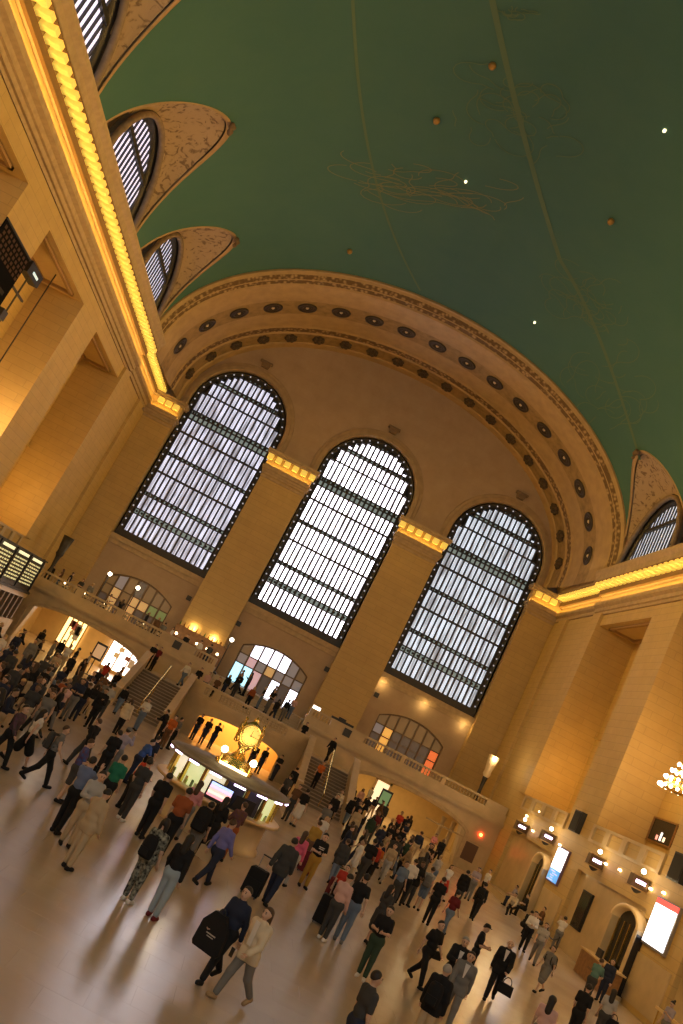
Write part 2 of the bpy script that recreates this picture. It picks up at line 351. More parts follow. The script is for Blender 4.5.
for s in (-1, 1):
    for k, (b0, b1) in enumerate(BAYS[:4]):
        c = (b0+b1)/2+LOFF[s]
        us = np.linspace(-1, 1, 41); O = []; I = []; WX = 19.15; hw, hh = 4.0, 5.0
        for u in us:
            y = c+5.45*u; h = 7.2*max(0, 1-abs(u)**1.9)**.80
            z = ZC+h; x = VA*math.sqrt(max(0, 1-(h/VB)**2)); O.append(np.array((x, y, z)))
            a = PI*(1-(u+1)/2); I.append(np.array((WX, c-hw*math.cos(PI-a)*-1 if False else c-hw*math.cos(a)*1.0, ZC+hh*math.sin(a))))
        I = [np.array((WX, c+hw*(-math.cos(PI*(u+1)/2)), ZC-.05+hh*math.sin(PI*(u+1)/2))) for u in us]
        def S(p): return (s*p[0], p[1], p[2])
        rows = []
        for t in np.linspace(.07, .86, 9):
            sag = .35*math.sin(PI*t)
            rows.append([S(o*(1-t)+i*t+np.array((sag, 0, sag*.4))) for o, i in zip(O, I)])
        root = empty('window_%d' % wn, (s*WX, c, ZC)); wn += 1
        struct(root, 'arched lunette window in the vault above bay %d of the %s wall' % (k+1, 'left' if s < 0 else 'right'))
        def ch(mb_, name, mm, smooth=True):
            o = mb_.obj(name, mm, root, smooth); o.matrix_parent_inverse = Matrix.Translation((-s*WX, -c, -ZC)); return o
        mb = MB(); mb.grid(rows); ch(mb, 'hood', ORN)
        # outer rim and inner roll moulding
        mb = MB()
        for o, i, t0 in ((O, I, None),):
            r1 = [S(p+np.array((-.10, 0, -.06))) for p in O]; r2 = [S(o_*.93+i_*.07+np.array((-.02, 0, 0))) for o_, i_ in zip(O, I)]; r0 = [S(p+np.array((.1, 0, .1))) for p in O]
            mb.grid([r0, r1, r2])
        ch(mb, 'rim', RIM)
        mb = MB(); R = []
        for q in range(9):
            a = 2*PI*q/8; rr = .17
            R.append([S((WX-.35+rr*math.cos(a)*1.2, i[1]+(i[1]-c)/hw*(.12+rr*math.sin(a)), i[2]+(i[2]-ZC)/hh*(.12+rr*math.sin(a)))) for i in I])
        mb.grid(R); ch(mb, 'arch_roll', mat('weathered_roll', (.30, .21, .13), .7, noise=.3, nscale=3))
        mb = MB(); R = []
        r_in = [S((WX, c+(i[1]-c)*.93, ZC+(i[2]-ZC)*.93)) for i in I]; r_o = [S((WX-.1, i[1]+(i[1]-c)*.12, i[2]+(i[2]-ZC)*.12)) for i in I]; r_b = [S((WX+.25, c+(i[1]-c)*.93, ZC+(i[2]-ZC)*.93)) for i in I]
        mb.grid([r_o, r_in, r_b]); ch(mb, 'frame', BRONZE)
        # back panes, one per stripe and tier
        n = 15
        mbm = MB()
        def top(y): return hh*.93*math.sqrt(max(0, 1-((y-c)/(hw*.93))**2))
        for j in range(n):
            ya = c-hw*.93+2*hw*.93*j/n; yb = ya+2*hw*.93/n; mid = .62*hh
            ya_, yb_ = ya+.10, yb-.10
            ha, hb = top(ya_), top(yb_)
            for (z0, za, zb_) in ((-.05, min(ha, mid-.12), min(hb, mid-.12)), (mid+.12, ha, hb)):
                if min(za, zb_) < z0+.1: continue
                p = MB(); xx = s*(WX+.12); xb = s*(WX+.18)
                p.add([(xx, ya_, ZC+z0), (xx, yb_, ZC+z0), (xx, yb_, ZC+zb_), (xx, ya_, ZC+za), (xb, ya_, ZC+z0), (xb, yb_, ZC+z0), (xb, yb_, ZC+zb_), (xb, ya_, ZC+za)],
                      [(0, 1, 2, 3), (7, 6, 5, 4), (0, 4, 5, 1), (1, 5, 6, 2), (2, 6, 7, 3), (3, 7, 4, 0)])
                ch(p, 'pane', PANE_L if s < 0 else PANE_B, False)
        mb = MB(); xa, xb = sorted((s*(WX+.2), s*(WX+.3)))
        mb.prism([(c+(i[1]-c), ZC+(i[2]-ZC)) for i in I], xa, xb, plane='yz'); ch(mb, 'backing', mat('violet_shadow_glass', (.10, .07, .16), .4), False)
        mb = MB(); xa, xb = sorted((s*(WX-.06), s*(WX+.15))); mb.box(xa, xb, c-top(0 if False else c)*0-hw*.72, c+hw*.72, ZC+.62*hh-.13, ZC+.62*hh+.13)
        for j in range(1, n): 
            y = c-hw*.93+2*hw*.93*j/n; mb.box(*sorted((s*(WX+.04), s*(WX+.14))), y-.05, y+.05, ZC-.05, ZC+top(y))
        ch(mb, 'mullion', BRONZE, False)
        # carved cluster at the tip of the hood
        tip = O[20]
        mb = MB()
        for q in range(9):
            a = rng.uniform(0, 2*PI); r_ = rng.uniform(.05, .45); mb.ball(S((tip[0]-.15, tip[1]+r_*math.cos(a), tip[2]-.25+.8*r_*math.sin(a))), rng.uniform(.10, .2), 6)
        ch(mb, 'carved_tip', mat('dark_carving', (.20, .13, .07), .8))
# outer skin of the hall above the bays (keeps daylight out)
mb = MB()
for s in (-1, 1):
    a, b_ = sorted((s*19.4, s*19.9)); mb.box(a, b_, YBACK, YW+1, 23.3, 38)
mb.box(-20, 20, YBACK, YW+1.4, 37.4, 37.9)
struct(mb.obj('wall_upper', mat('attic_stone', (.3, .25, .2), .8)), 'attic masonry outside the vault')

# ---- end arch: archivolt and coffered soffit
def hoop(y, a, c, n=64):
    b_ = c-ZC; return [(-a, y, 22.6)]+[(a*math.cos(PI*(1-j/n)), y, ZC+b_*math.sin(PI*(1-j/n))) for j in range(n+1)]+[(a, y, 22.6)]
arch = empty('trim_3', (0, YW, ZC)); struct(arch, 'great gilded arch band framing the window wall')
def chA(mb_, name, mm, smooth=True):
    o = mb_.obj(name, mm, arch, smooth); o.matrix_parent_inverse = Matrix.Translation((0, -YW, -ZC)); return o
def leaf_material():
    m = bpy.data.materials.new('gilded_leaf_band'); m.use_nodes = True; nt = m.node_tree; b = nt.nodes['Principled BSDF']; L = nt.links.new
    tc = nt.nodes.new('ShaderNodeTexCoord'); n = nt.nodes.new('ShaderNodeTexVoronoi'); n.inputs['Scale'].default_value = 3.2
    L(tc.outputs['Object'], n.inputs['Vector']); rp = nt.nodes.new('ShaderNodeValToRGB'); e = rp.color_ramp.elements
    e[0].position = .15; e[0].color = (.50, .33, .15, 1); e[1].position = .55; e[1].color = (.16, .09, .035, 1)
    L(n.outputs['Distance'], rp.inputs[0]); L(rp.outputs[0], b.inputs['Base Color']); b.inputs['Roughness'].default_value = .6
    bp = nt.nodes.new('ShaderNodeBump'); bp.inputs['Strength'].default_value = .6; bp.inputs['Distance'].default_value = .1; bp.invert = True; L(n.outputs['Distance'], bp.inputs['Height']); L(bp.outputs[0], b.inputs['Normal'])
    return m
LEAF = leaf_material()
ARCHG = mat('arch_plaster', (.50, .335, .15), .55, noise=.18, nscale=1.5)
st = [(-5.95, 19.3, 36.2, 'A'), (-6.15, 19.1, 35.98, 'A'), (-6.15, 18.98, 35.84, 'A'), (-6.0, 18.94, 35.8, 'A'), (-5.85, 18.82, 35.66, 'L'), (-5.55, 18.62, 35.40, 'A'), (-5.5, 18.58, 35.34, 'L'),
      (-5.2, 18.48, 35.2, 'A'), (-5.1, 18.36, 35.08, 'A'), (-4.2, 18.26, 34.98, 'A'), (-2.7, 18.18, 34.94, 'B'), (-.5, 18.08, 34.86, 'A'), (1.6, 17.95, 34.72, 'A'), (1.8, 17.85, 34.62, 'L'), (2.5, 17.8, 34.56, 'A'),
      (2.6, 17.66, 34.44, 'B'), (4.2, 17.55, 34.36, 'A'), (4.3, 17.4, 34.26, 'A'), (5.1, 17.3, 34.2, 'A')]
BANDB = mat('bronzed_band', (.40, .26, .10), .6, noise=.35, nscale=2.2)
for mm, key in ((ARCHG, 'A'), (LEAF, 'L'), (BANDB, 'B')):
    mb = MB()
    for p, q in zip(st[:-1], st[1:]):
        if p[3] == key: mb.grid([hoop(*p[:3]), hoop(*q[:3])])
    chA(mb, {'A': 'arch_moulding', 'L': 'leaf_band', 'B': 'ornament_band'}[key], mm)
# medallions
med = MB(); med.lathe([(.0, .10), (.09, .10), (.12, .06), (.14, .02)], n=12, mi=1)
med.lathe([(.14, .02), (.34, .015), (.36, .07), (.44, .09), (.5, .05), (.62, .04), (.66, .1), (.76, .1), (.80, .0)], n=20, mi=0)
for q in range(12):
    a = 2*PI*q/12; med.ball((.25*math.cos(a), .25*math.sin(a), .03), .06, 6, 0)
mme = med.mesh('medallion', [mat('medallion_bronze', (.055, .035, .02), .5, noise=.4, nscale=8), mat('medallion_boss', (.75, .6, .4), .5)], True)
bos = MB()
for q in range(7):
    a = 2*PI*q/7; bos.ball((.34*math.cos(a), .5*math.sin(a), .05), .22, 6)
bos.ball((0, 0, .1), .25, 8)
bme = bos.mesh('foliate_boss', mat('foliate_bronze', (.085, .055, .028), .7), True)
for (yy, aa, cc, me, n, nm, off) in ((-1.6, 18.13, 34.9, mme, 17, 'medallion', 0), (3.4, 17.6, 34.4, bme, 19, 'foliate_boss', .5)):
    # spaced evenly along the arc
    ths = np.linspace(.02, PI-.02, 800); P = np.array([(aa*math.cos(t), ZC+(cc-ZC)*math.sin(t)) for t in ths]); L_ = np.r_[0, np.cumsum(np.linalg.norm(np.diff(P, axis=0), axis=1))]
    for k in range(n):
        t = np.interp(L_[-1]*(k+.5)/n, L_, ths); x, z = aa*math.cos(t), ZC+(cc-ZC)*math.sin(t)
        nrm = Vector((-math.cos(t)/aa, 0, -math.sin(t)/(cc-ZC))).normalized()
        o = link(nm, me, arch); yv = Vector((0, 1, 0)); xv = yv.cross(nrm)
        m = Matrix((xv, yv, nrm)).transposed().to_4x4(); m.translation = Vector((x, yy-YW, z-ZC)); o.matrix_local = m

# ---- window wall
SW = 12.42; HWN = 4.24; ZB0 = 10.25; ZS = 23.65
def Kz(z): return 4.92+(z-4.92)*1.0759
mb = MB()
def wall_with_windows():
    y0, y1 = YW, YW+.7
    edges = [-19.9, -SW-HWN, -SW+HWN, -HWN, HWN, SW-HWN, SW+HWN, 19.9]
    # solid strips between the windows
    for a, b_ in zip(edges[0::2], edges[1::2]): mb.box(a, b_, y0, y1, 3.9, 37.4)
    for c in (-SW, 0, SW):
        a, b_ = c-HWN, c+HWN; n = 28
        # below: storefront opening (segmental head) up to sill
        pts = [(c-2.95+5.9*j/16, 7.05+.85*(1-((j-8)/8)**2)) for j in range(17)]
        mb.box(a, c-2.95, y0, y1, 3.9, ZB0); mb.box(c+2.95, b_, y0, y1, 3.9, ZB0)
        for (xa, za), (xb, zb_) in zip(pts[:-1], pts[1:]):
            mb.add([(xa, y0, za), (xb, y0, zb_), (xb, y0, ZB0), (xa, y0, ZB0), (xa, y1, za), (xb, y1, zb_), (xb, y1, ZB0), (xa, y1, ZB0)], [(0, 1, 2, 3), (0, 4, 5, 1), (7, 6, 5, 4), (3, 2, 6, 7)])
        # above: arch head
        ap = [(c+HWN*math.cos(PI*(1-j/n)), ZS+HWN*math.sin(PI*(1-j/n))) for j in range(n+1)]
        for (xa, za), (xb, zb_) in zip(ap[:-1], ap[1:]):
            mb.add([(xa, y0, za), (xb, y0, zb_), (xb, y0, 37.4), (xa, y0, 37.4), (xa, y1, za), (xb, y1, zb_), (xb, y1, 37.4), (xa, y1, 37.4)], [(0, 1, 2, 3), (0, 4, 5, 1), (7, 6, 5, 4), (3, 2, 6, 7)])
wall_with_windows()
wend = struct(mb.obj('wall_end', STONE_D), 'window wall with three tall arched windows at the far end')
# architraves round each window, sill mouldings and keystones
for c in (-SW, 0, SW):
    mb = MB(); n = 28
    def ring(r, y): return [(c-r, y, ZB0)]+[(c+r*math.cos(PI*(1-j/n)), y, ZS+r*math.sin(PI*(1-j/n))) for j in range(n+1)]+[(c+r, y, ZB0)]
    mb.grid([ring(HWN+.75, YW), ring(HWN+.7, YW-.10), ring(HWN+.45, YW-.12), ring(HWN+.40, YW-.2), ring(HWN+.1, YW-.22), ring(HWN, YW-.05), ring(HWN, YW+.5)])
    mb.obj('window_architrave', mat('architrave_stone', (.46, .33, .19), .6, noise=.2, nscale=2), wend)
    mb = MB(); mb.box(c-HWN-.5, c+HWN+.5, YW-.35, YW+.1, ZB0-.42, ZB0); mb.box(c-HWN-.3, c+HWN+.3, YW-.2, YW+.1, ZB0-.8, ZB0-.42); mb.obj('window_sill', MOULD, wend)
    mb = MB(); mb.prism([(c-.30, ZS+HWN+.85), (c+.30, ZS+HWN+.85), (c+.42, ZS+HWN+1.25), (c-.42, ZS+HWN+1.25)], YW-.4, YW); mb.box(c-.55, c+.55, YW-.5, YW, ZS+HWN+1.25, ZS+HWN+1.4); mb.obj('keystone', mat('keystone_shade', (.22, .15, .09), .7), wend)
# pilasters with lit capitals
capd = MB().box(-.24, .24, -.32, .32, -.22, .22).mesh('dentil', MATS['dentil_painted_glow'])
for c, hw in ((-SW/2, 1.97), (SW/2, 1.97), (-18.02, 1.34), (18.02, 1.34)):
    mb = MB(); yf = YW-.75
    mb.box(c-hw, c+hw, yf, YW, 4.0, 20.3); mb.box(c-hw-.08, c+hw+.08, yf-.1, YW, 4, 5.1)
    po = mb.obj('pilaster', STONE, wend)
    mb = MB()
    for h0, h1, e in ((20.0, 20.2, .08), (20.3, 20.5, .1), (20.5, 20.72, .2), (20.72, 20.95, .34), (20.95, 21.62, .12), (22.0, 22.2, .50), (22.2, 22.42, .62)):
        mb.box(c-hw-e*.7, c+hw+e*.7, yf-e, YW, h0, h1)
    mb.obj('capital', MOULD, po)
    mb = MB(); mb.box(c-hw-.1, c+hw+.1, yf-.14, YW, 20.97, 21.98); mb.obj('frieze', MATS['frieze_plaster'], po)
    mb = MB(); mb.box(c-hw-.05, c+hw+.05, yf-.24, yf-.19, 20.96, 21.0); mb.obj('light_strip', STRIPY, po); MB().box(c-hw-.1, c+hw+.1, yf-.38, yf-.33, 20.94, 21.10).obj('light_trough', MOULD, po)
    n = 6 if hw > 1.5 else 3
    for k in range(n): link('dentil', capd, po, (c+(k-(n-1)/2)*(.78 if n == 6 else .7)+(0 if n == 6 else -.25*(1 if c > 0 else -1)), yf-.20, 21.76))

# windows: frame, mullions, panes one by one
KC = [10.49, 11.90, 12.42, 13.55, 13.88, 15.62, 15.78, 17.18, 17.48, 19.28, 19.44, 20.55, 20.66, 21.02, 21.38, 22.98, 23.10, 24.08, 24.42, 25.5]
TIERS = [(Kz(KC[0]), Kz(KC[1])), (Kz(KC[2]), Kz(KC[3])), (Kz(KC[4]), Kz(KC[5])), (Kz(KC[6]), Kz(KC[7])), (Kz(KC[8]), Kz(KC[9])), (Kz(KC[10]), Kz(KC[11])), (Kz(KC[12]), Kz(KC[13])), (Kz(KC[14]), Kz(KC[15])), (Kz(KC[16]), Kz(KC[17])), (Kz(KC[18]), Kz(KC[19]))]
def pane_mat(name, col, strength):
    m = bpy.data.materials.new(name); m.use_nodes = True; nt = m.node_tree; b = nt.nodes['Principled BSDF']; L = nt.links.new
    tc = nt.nodes.new('ShaderNodeNewGeometry'); mp = nt.nodes.new('ShaderNodeMapping'); mp.inputs['Scale'].default_value = (9, 1, .5); L(tc.outputs['Position'], mp.inputs[0])
    n = nt.nodes.new('ShaderNodeTexNoise'); n.inputs['Scale'].default_value = 1; n.inputs['Detail'].default_value = 3; L(mp.outputs[0], n.inputs['Vector'])
    r = nt.nodes.new('ShaderNodeMapRange'); r.inputs[1].default_value = .38; r.inputs[2].default_value = .56; r.inputs[3].default_value = strength*.22; r.inputs[4].default_value = strength; L(n.outputs['Fac'], r.inputs[0])
    L(r.outputs[0], b.inputs['Emission Strength']); b.inputs['Emission Color'].default_value = (*col, 1); b.inputs['Base Color'].default_value = (.6, .62, .66, 1); b.inputs['Roughness'].default_value = .2
    return m
PM = [pane_mat('daylit_glass_left', (.78, .78, .98), 1.30), pane_mat('daylit_glass_centre', (.97, .90, 1.0), 7.5), pane_mat('daylit_glass_right', (.76, .84, .97), 1.25)]
PG = mat('green_tinted_pane', (.2, .3, .25), .3, emit=.36, ecol=(.55, .64, .60))
for wi, c in enumerate((-SW, 0, SW)):
    root = empty('window_%d' % (wi+1), (c, YW+.35, ZB0)); struct(root, ['left', 'middle', 'right'][wi]+' tall arched window of the three with dark bronze frame and bright panes')
    def chW(mb_, name, mm, smooth=False):
        return mb_.obj(name, mm, root, smooth)
    ri = HWN-.52; zs = ZS-ZB0; n = 28
    # border frame with beads of light
    mb = MB()
    def ring(r, y): return [(-r, y, 0)]+[(r*math.cos(PI*(1-j/n)), y, zs+r*math.sin(PI*(1-j/n))) for j in range(n+1)]+[(r, y, 0)]
    mb.grid([ring(HWN, -.05), ring(HWN-.12, -.15), ring(HWN-.20, -.1), ring(ri+.08, -.1), ring(ri, -.15), ring(ri, .2)])
    mb.box(-HWN, HWN, -.15, .2, 0, TIERS[0][0]-ZB0-.06)
    chW(mb, 'frame', BRONZE)
    bead = MB().ball((0, 0, 0), .07, 6).mesh('border_pane', mat('border_glass', (.5, .5, .5), .3, emit=.5, ecol=(.8, .8, .9)), True)
    per = [(sx*(ri+.24), z) for sx in (-1, 1) for z in np.arange(.9, zs, .62)]+[((ri+.24)*math.cos(t), zs+(ri+.24)*math.sin(t)) for t in np.linspace(.12, PI-.12, 17)]
    for x, z in per: link('border_pane', bead, root, (x, -.13, z))
    # backing so that the gaps read dark
    mb = MB(); mb.prism([(-HWN, 0)]+[(HWN*math.cos(PI*(1-j/n)), zs+HWN*math.sin(PI*(1-j/n))) for j in range(n+1)]+[(HWN, 0)], .22, .3); chW(mb, 'backing', mat('window_void', (.03, .03, .035), .6))
    # transoms
    bands = [(TIERS[i][1]-ZB0, TIERS[i+1][0]-ZB0) for i in range(len(TIERS)-1)]+[(TIERS[-1][1]-ZB0, TIERS[-1][1]-ZB0+.3)]
    for z0, z1 in bands:
        zm = (z0+z1)/2; lim = ri if zm < zs else math.sqrt(max(.01, ri**2-(zm-zs)**2)); mb = MB()
        if z1-z0 > .3:
            mb.box(-lim, lim, -.16, .2, z0, z0+.09); mb.box(-lim, lim, -.16, .2, z1-.09, z1); mb.box(-lim, lim, .10, .2, z0, z1)
            bpm = MB().box(-ri/17+.06, ri/17-.06, 0, .03, 0, z1-z0-.2).mesh('band_pane', PG)
            for q in range(17):
                if abs(-ri+2*ri*(q+.5)/17)+.2 < lim: link('band_pane', bpm, root, (-ri+2*ri*(q+.5)/17, .06, z0+.1))
            k = int(lim*2/.46)
            for q in range(k): mb.ball((-lim+.23+.46*q, -.05, zm), .11, 6)
        else:
            mb.box(-lim, lim, -.12, .2, z0, z1)
        chW(mb, 'transom', BRONZE)
    # columns
    nc = 17; pitch = 2*ri/nc; mb = MB()
    for k in range(nc+1):
        x = -ri+pitch*k; zt = zs+math.sqrt(max(0, ri**2-x*x))
        mo = MB(); wdt = .09 if wi == 1 else .07; mo.box(x-wdt, x+wdt, -.09, .2, .3, zt); chW(mo, 'mullion', BRONZE)
    cache = {}
    for k in range(nc):
        xm = -ri+pitch*(k+.5); xin = abs(xm)+pitch/2-.05
        for ti, (z0, z1) in enumerate(TIERS):
            a0, a1 = z0-ZB0, z1-ZB0
            zt = zs+math.sqrt(max(0, ri**2-min(xin, ri-.01)**2))
            a1 = min(a1, zt)
            if a1-a0 < .2: continue
            key = (round(a1-a0, 2), ti == 6)
            if key not in cache: cache[key] = MB().box(-pitch/2+.07, pitch/2-.07, 0, .03, 0, a1-a0).mesh('pane', PG if ti == 6 else PM[wi])
            link('pane', cache[key], root, (xm, .08, a0))
# ---- back wall with three plain windows, behind the camera
mb = MB(); mb.box(-23, 23, YBACK-.5, YBACK, 0, 38); wb = struct(mb.obj('wall_back', STONE_D), 'limestone wall at the near end of the hall')
for k, c in enumerate((-12.4, 0, 12.4)):
    mb = MB(); n = 20; mb.prism([(c-3.7, 10.3)]+[(c+3.7*math.cos(PI*(1-j/n)), 23.6+3.7*math.sin(PI*(1-j/n))) for j in range(n+1)]+[(c+3.7, 10.3)], YBACK, YBACK+.08)
    struct(mb.obj('window_%d' % (4+k), mat('rear_daylit_glass', (.8, .8, .9), .3, emit=3.0, ecol=(1, .93, .80))), 'tall arched window in the near wall, number %d from the left' % (k+1))
# ================================================================== BALCONY, STAIRS, SHOPS
# ---- balcony front with two segmental arches
ARC = (-12.75, 12.75); AHW = 4.35
def ahead(x, c): u = (x-c)/AHW; return 2.2+.82*math.sqrt(max(0, 1-u*u)) if abs(u) <= 1 else 0
mb = MB(); y0, y1 = YB, YB+.9
edges = [-19.9, -12.75-AHW, -12.75+AHW, 12.75-AHW, 12.75+AHW, 19.9]
mb.box(edges[0], edges[1], y0, y1, 0, 3.95); mb.box(edges[4], edges[5], y0, y1, 0, 3.95)
mb.box(edges[2], -3.6, y0, y1, 0, 3.95); mb.box(3.6, edges[3], y0, y1, 0, 3.95); mb.box(-3.6, 3.6, y0, y1, 0, 2.3)
for c in ARC:
    n = 24; pts = [(c-AHW+2*AHW*j/n, ahead(c-AHW+2*AHW*j/n, c)) for j in range(n+1)]
    for (xa, za), (xb, zb_) in zip(pts[:-1], pts[1:]):
        mb.add([(xa, y0, za), (xb, y0, zb_), (xb, y0, 3.95), (xa, y0, 3.95), (xa, y1, za), (xb, y1, zb_), (xb, y1, 3.95), (xa, y1, 3.95)], [(0, 1, 2, 3), (0, 4, 5, 1), (7, 6, 5, 4)])
wbal = struct(mb.obj('wall_balcony', MARB), 'pale marble balcony front pierced by two wide low arches')
for c in ARC:
    mb = MB(); n = 24
    def arcring(e, y): return [(c-(AHW+e), y, 0), ]+[(c+(AHW+e)*math.cos(PI*(1-j/n)), y, 2.2+(.82+e*.8)*math.sin(PI*(1-j/n))) for j in range(n+1)]+[(c+AHW+e, y, 0)]
    mb.grid([arcring(.34, YB), arcring(.32, YB-.07), arcring(.03, YB-.09), arcring(0, YB-.02)]); mb.obj('arch_surround', MOULD, wbal)
mb = MB()
for a, b_ in ((-19.3, -3.6), (3.6, 19.3)):
    mb.box(a, b_, YB-.32, YB+.5, 3.72, 3.95); mb.box(a, b_, YB-.2, YB+.4, 3.6, 3.72); mb.box(a, b_, YB-.12, YB+.3, 3.95, 4.48)
mb.obj('balcony_moulding', MARB, wbal)
# balcony floor and the passages beneath it
mb = MB(); mb.box(-19.9, -3.6, YB+.1, YW+.1, 3.5, 4.0); mb.box(3.6, 19.9, YB+.1, YW+.1, 3.5, 4.0); mb.box(-3.6, 3.6, -.6, YW+.1, 3.5, 4.0); mb.box(-19.9, 19.9, YW+.1, 12.5, 3.5, 4.0)
struct(mb.obj('floor_balcony', MARB), 'marble floor of the raised balcony')
PASS = mat('passage_plaster', (.72, .52, .26), .6, noise=.1, nscale=2)
mb = MB(); mb.box(-19.9, 19.9, 9.0, 9.4, 0, 3.5); mb.box(-7.9, -7.5, YB+.9, 9, 0, 3.5); mb.box(7.5, 7.9, YB+.9, 9, 0, 3.5); mb.box(-19.9, -19.5, YB, 9, 0, 3.5); mb.box(19.5, 19.9, YB, 9, 0, 3.5)
wpas = struct(mb.obj('wall_passage', PASS), 'lit back walls of the passages under the balcony')
for c, pw in ((-12.75, 520), (12.75, 480)):
    a = area('passage_ceiling_light', (c, 2.2, 3.45), (0, 0, -1), 7.5, 8, pw, (1, .66, .24)); a.rotation_euler = (0, 0, 0)
# lit shop behind the left arch and a doorway behind the right
PINKW = mat('bright_shop_light', (1, .9, .85), .5, emit=5.0, ecol=(1, .84, .72))
for i, (xa, xb, lab) in enumerate(((-12.9, -9.0, 'bright shop window with white and pink goods behind left arch'), (-17.2, -15.4, 'yellow lit shop entrance at far left behind arch'))):
    r = empty('shop_window', ((xa+xb)/2, 8.9, 0)); tag(r, lab, 'shop window'); h = (xb-xa)/2
    MB().box(-h, h, -.05, .05, .3, 3.2).obj('back_panel', PINKW if i == 0 else mat('yellow_shop_light', (1, .8, .4), .5, emit=3, ecol=(1, .70, .26)), r)
    f = MB()
    for x in np.linspace(-h, h, 5): f.box(x-.05, x+.05, -.2, -.05, 0, 3.3)
    f.box(-h, h, -.2, -.05, 0, .3); f.box(-h, h, -.2, -.05, 3.15, 3.35); f.obj('frame', mat('shop_frame', (.5, .32, .14), .5), r)
    for k in range(7):
        x = rng.uniform(-h+.2, h-.2); z = rng.uniform(.9, 2.2)
        MB().box(x-.22, x+.22, -.3, -.12, z, z+rng.uniform(.3, .8)).obj('display_item', mat('goods_%d' % (k % 4), [(.7, .25, .3), (.8, .75, .7), (.5, .5, .6), (.25, .1, .1)][k % 4], .5), r)
r = empty('doorway', (12.9, 8.95, 0)); tag(r, 'small bright doorway in the passage behind the right arch', 'doorway')
MB().box(-.55, .55, -.04, .02, 0, 2.3).obj('lit_opening', mat('doorway_light', (1, .9, .8), .5, emit=1.1, ecol=(1, .80, .50)), r)
f = MB(); f.box(-.75, -.55, -.12, .02, 0, 2.5); f.box(.55, .75, -.12, .02, 0, 2.5); f.box(-.75, .75, -.12, .02, 2.3, 2.5); f.obj('frame', MOULD, r)
# column pair seen at the right end of the right arch
for x in (15.9, 16.7):
    mb = MB(); mb.lathe([(.22, 0), (.22, .2), (.17, .25), (.15, 2.2), (.2, 2.35), (.2, 2.5)], (x, -2.2, 0), 12)
    mb.obj('passage_column', MARB, wpas, True)
# ---- balustrades, baluster by baluster
bal_prof = [(.10, 0), (.10, .05), (.055, .08), (.05, .12), (.095, .20), (.08, .28), (.045, .34), (.07, .37), (.09, .38), (.09, .42)]
BALME = MB().lathe([(r_*.66, z_) for r_, z_ in bal_prof], n=8).mesh('baluster', MARB, True)
def balustrade(label, x0, x1, groups, y=YB+.08, z=4.48, plaque=None):
    r = empty('balustrade', ((x0+x1)/2, y, z-.03)); cx = (x0+x1)/2; tag(r, label, 'balustrade', 'stone balustrades')
    MB().box(x0-cx, x1-cx, -.19, .19, .45, .60).obj('rail', MARB, r); MB().box(x0-cx, x1-cx, -.17, .17, 0.031, .06).obj('plinth', MARB, r)
    xs = [x0]+[v for g in groups for v in g]+[x1]
    for a, b_ in zip(xs[0::2], xs[1::2]):
        if b_-a > .05: MB().box(a-cx, b_-cx, -.16, .16, .06, .45).obj('pedestal', MARB, r)
    for a, b_ in groups:
        n = max(3, int(round((b_-a)/.235)))
        for k in range(n): link('baluster', BALME, r, (a-cx+(b_-a)*(k+.5)/n, 0, .04))
    if plaque: MB().box(plaque-cx-.28, plaque-cx+.28, -.24, -.17, -.12, .42).obj('dark_plaque', BRONZE, r)
balustrade('long balustrade with dark plaque above the left arch', -19.2, -3.7, [(-17.4, -14.75), (-14.2, -11.55), (-11.0, -8.05), (-5.35, -3.95)], plaque=-6.7)
balustrade('long balustrade with dark plaque above the right arch', 3.7, 19.2, [(3.95, 5.35), (8.0, 10.9), (11.2, 14.1), (14.4, 17.6)], plaque=6.7)
# ---- upper steps in the middle
lz = 2.35
up = empty('upper_stair', (0, -4.2, lz)); tag(up, 'short middle stair rising from the landing to the balcony', 'stair')
for k in range(10):
    MB().box(-3.5, 3.5, .36*k, 3.62, .165*k, .165*(k+1)).obj('step', MARB, up)
for s in (-1, 1): 
    MB().box(s*3.6-.1, s*3.6+.1, .91, 3.6, -.0, 1.64).obj('side_wall', MARB, up)
# ---- landing block with a bowed front and an orange-lit arch
lb = empty('stair_block', (0, -7, 0)); tag(lb, 'bowed marble stair landing with orange lit arch behind the clock booth', 'stair landing')
def front(x): u = abs(x)/4.3; return -9.3-.9*(1-u**2.2) if u < 1 else -9.3
mb = MB(); xs = np.linspace(-4.3, 4.3, 41); Y = lambda x: front(x)+7
def nic(x): u = abs(x)/2.85; return 1.30+.55*math.sqrt(max(0, 1-u*u)) if u < 1 else 0
for xa, xb in zip(xs[:-1], xs[1:]):
    xm = (xa+xb)/2; inside = abs(xm) < 2.85
    za, zb_ = (nic(xa), nic(xb)) if inside else (0, 0)
    mb.add([(xa, Y(xa), za), (xb, Y(xb), zb_), (xb, Y(xb), lz), (xa, Y(xa), lz)], [(0, 1, 2, 3)])
    mb.add([(xa, Y(xa), lz), (xb, Y(xb), lz), (xb, 2.8, lz), (xa, 2.8, lz)], [(0, 1, 2, 3)])
    if inside: mb.add([(xa, Y(xa), za), (xb, Y(xb), zb_), (xb, Y(xb)+.6, zb_), (xa, Y(xa)+.6, za)], [(3, 2, 1, 0)])
for s in (-1, 1): mb.box(*sorted((s*4.3, s*4.1)), -2.3, 2.8, 0, lz); mb.box(*sorted((s*2.85, s*2.95)), Y(2.85), Y(2.85)+.6, 0, 1.3)
mb.obj('landing', MARB, lb)
NICHE = mat('orange_plaster', (.80, .48, .16), .6)
MB().box(-3.9, 3.9, 1.2, 1.3, 0, 2.2).obj('niche_wall', NICHE, lb)
MB().box(-3.9, 3.9, Y(2.85)+.61, 1.3, 2.2, 2.28).obj('niche_ceiling', NICHE, lb)
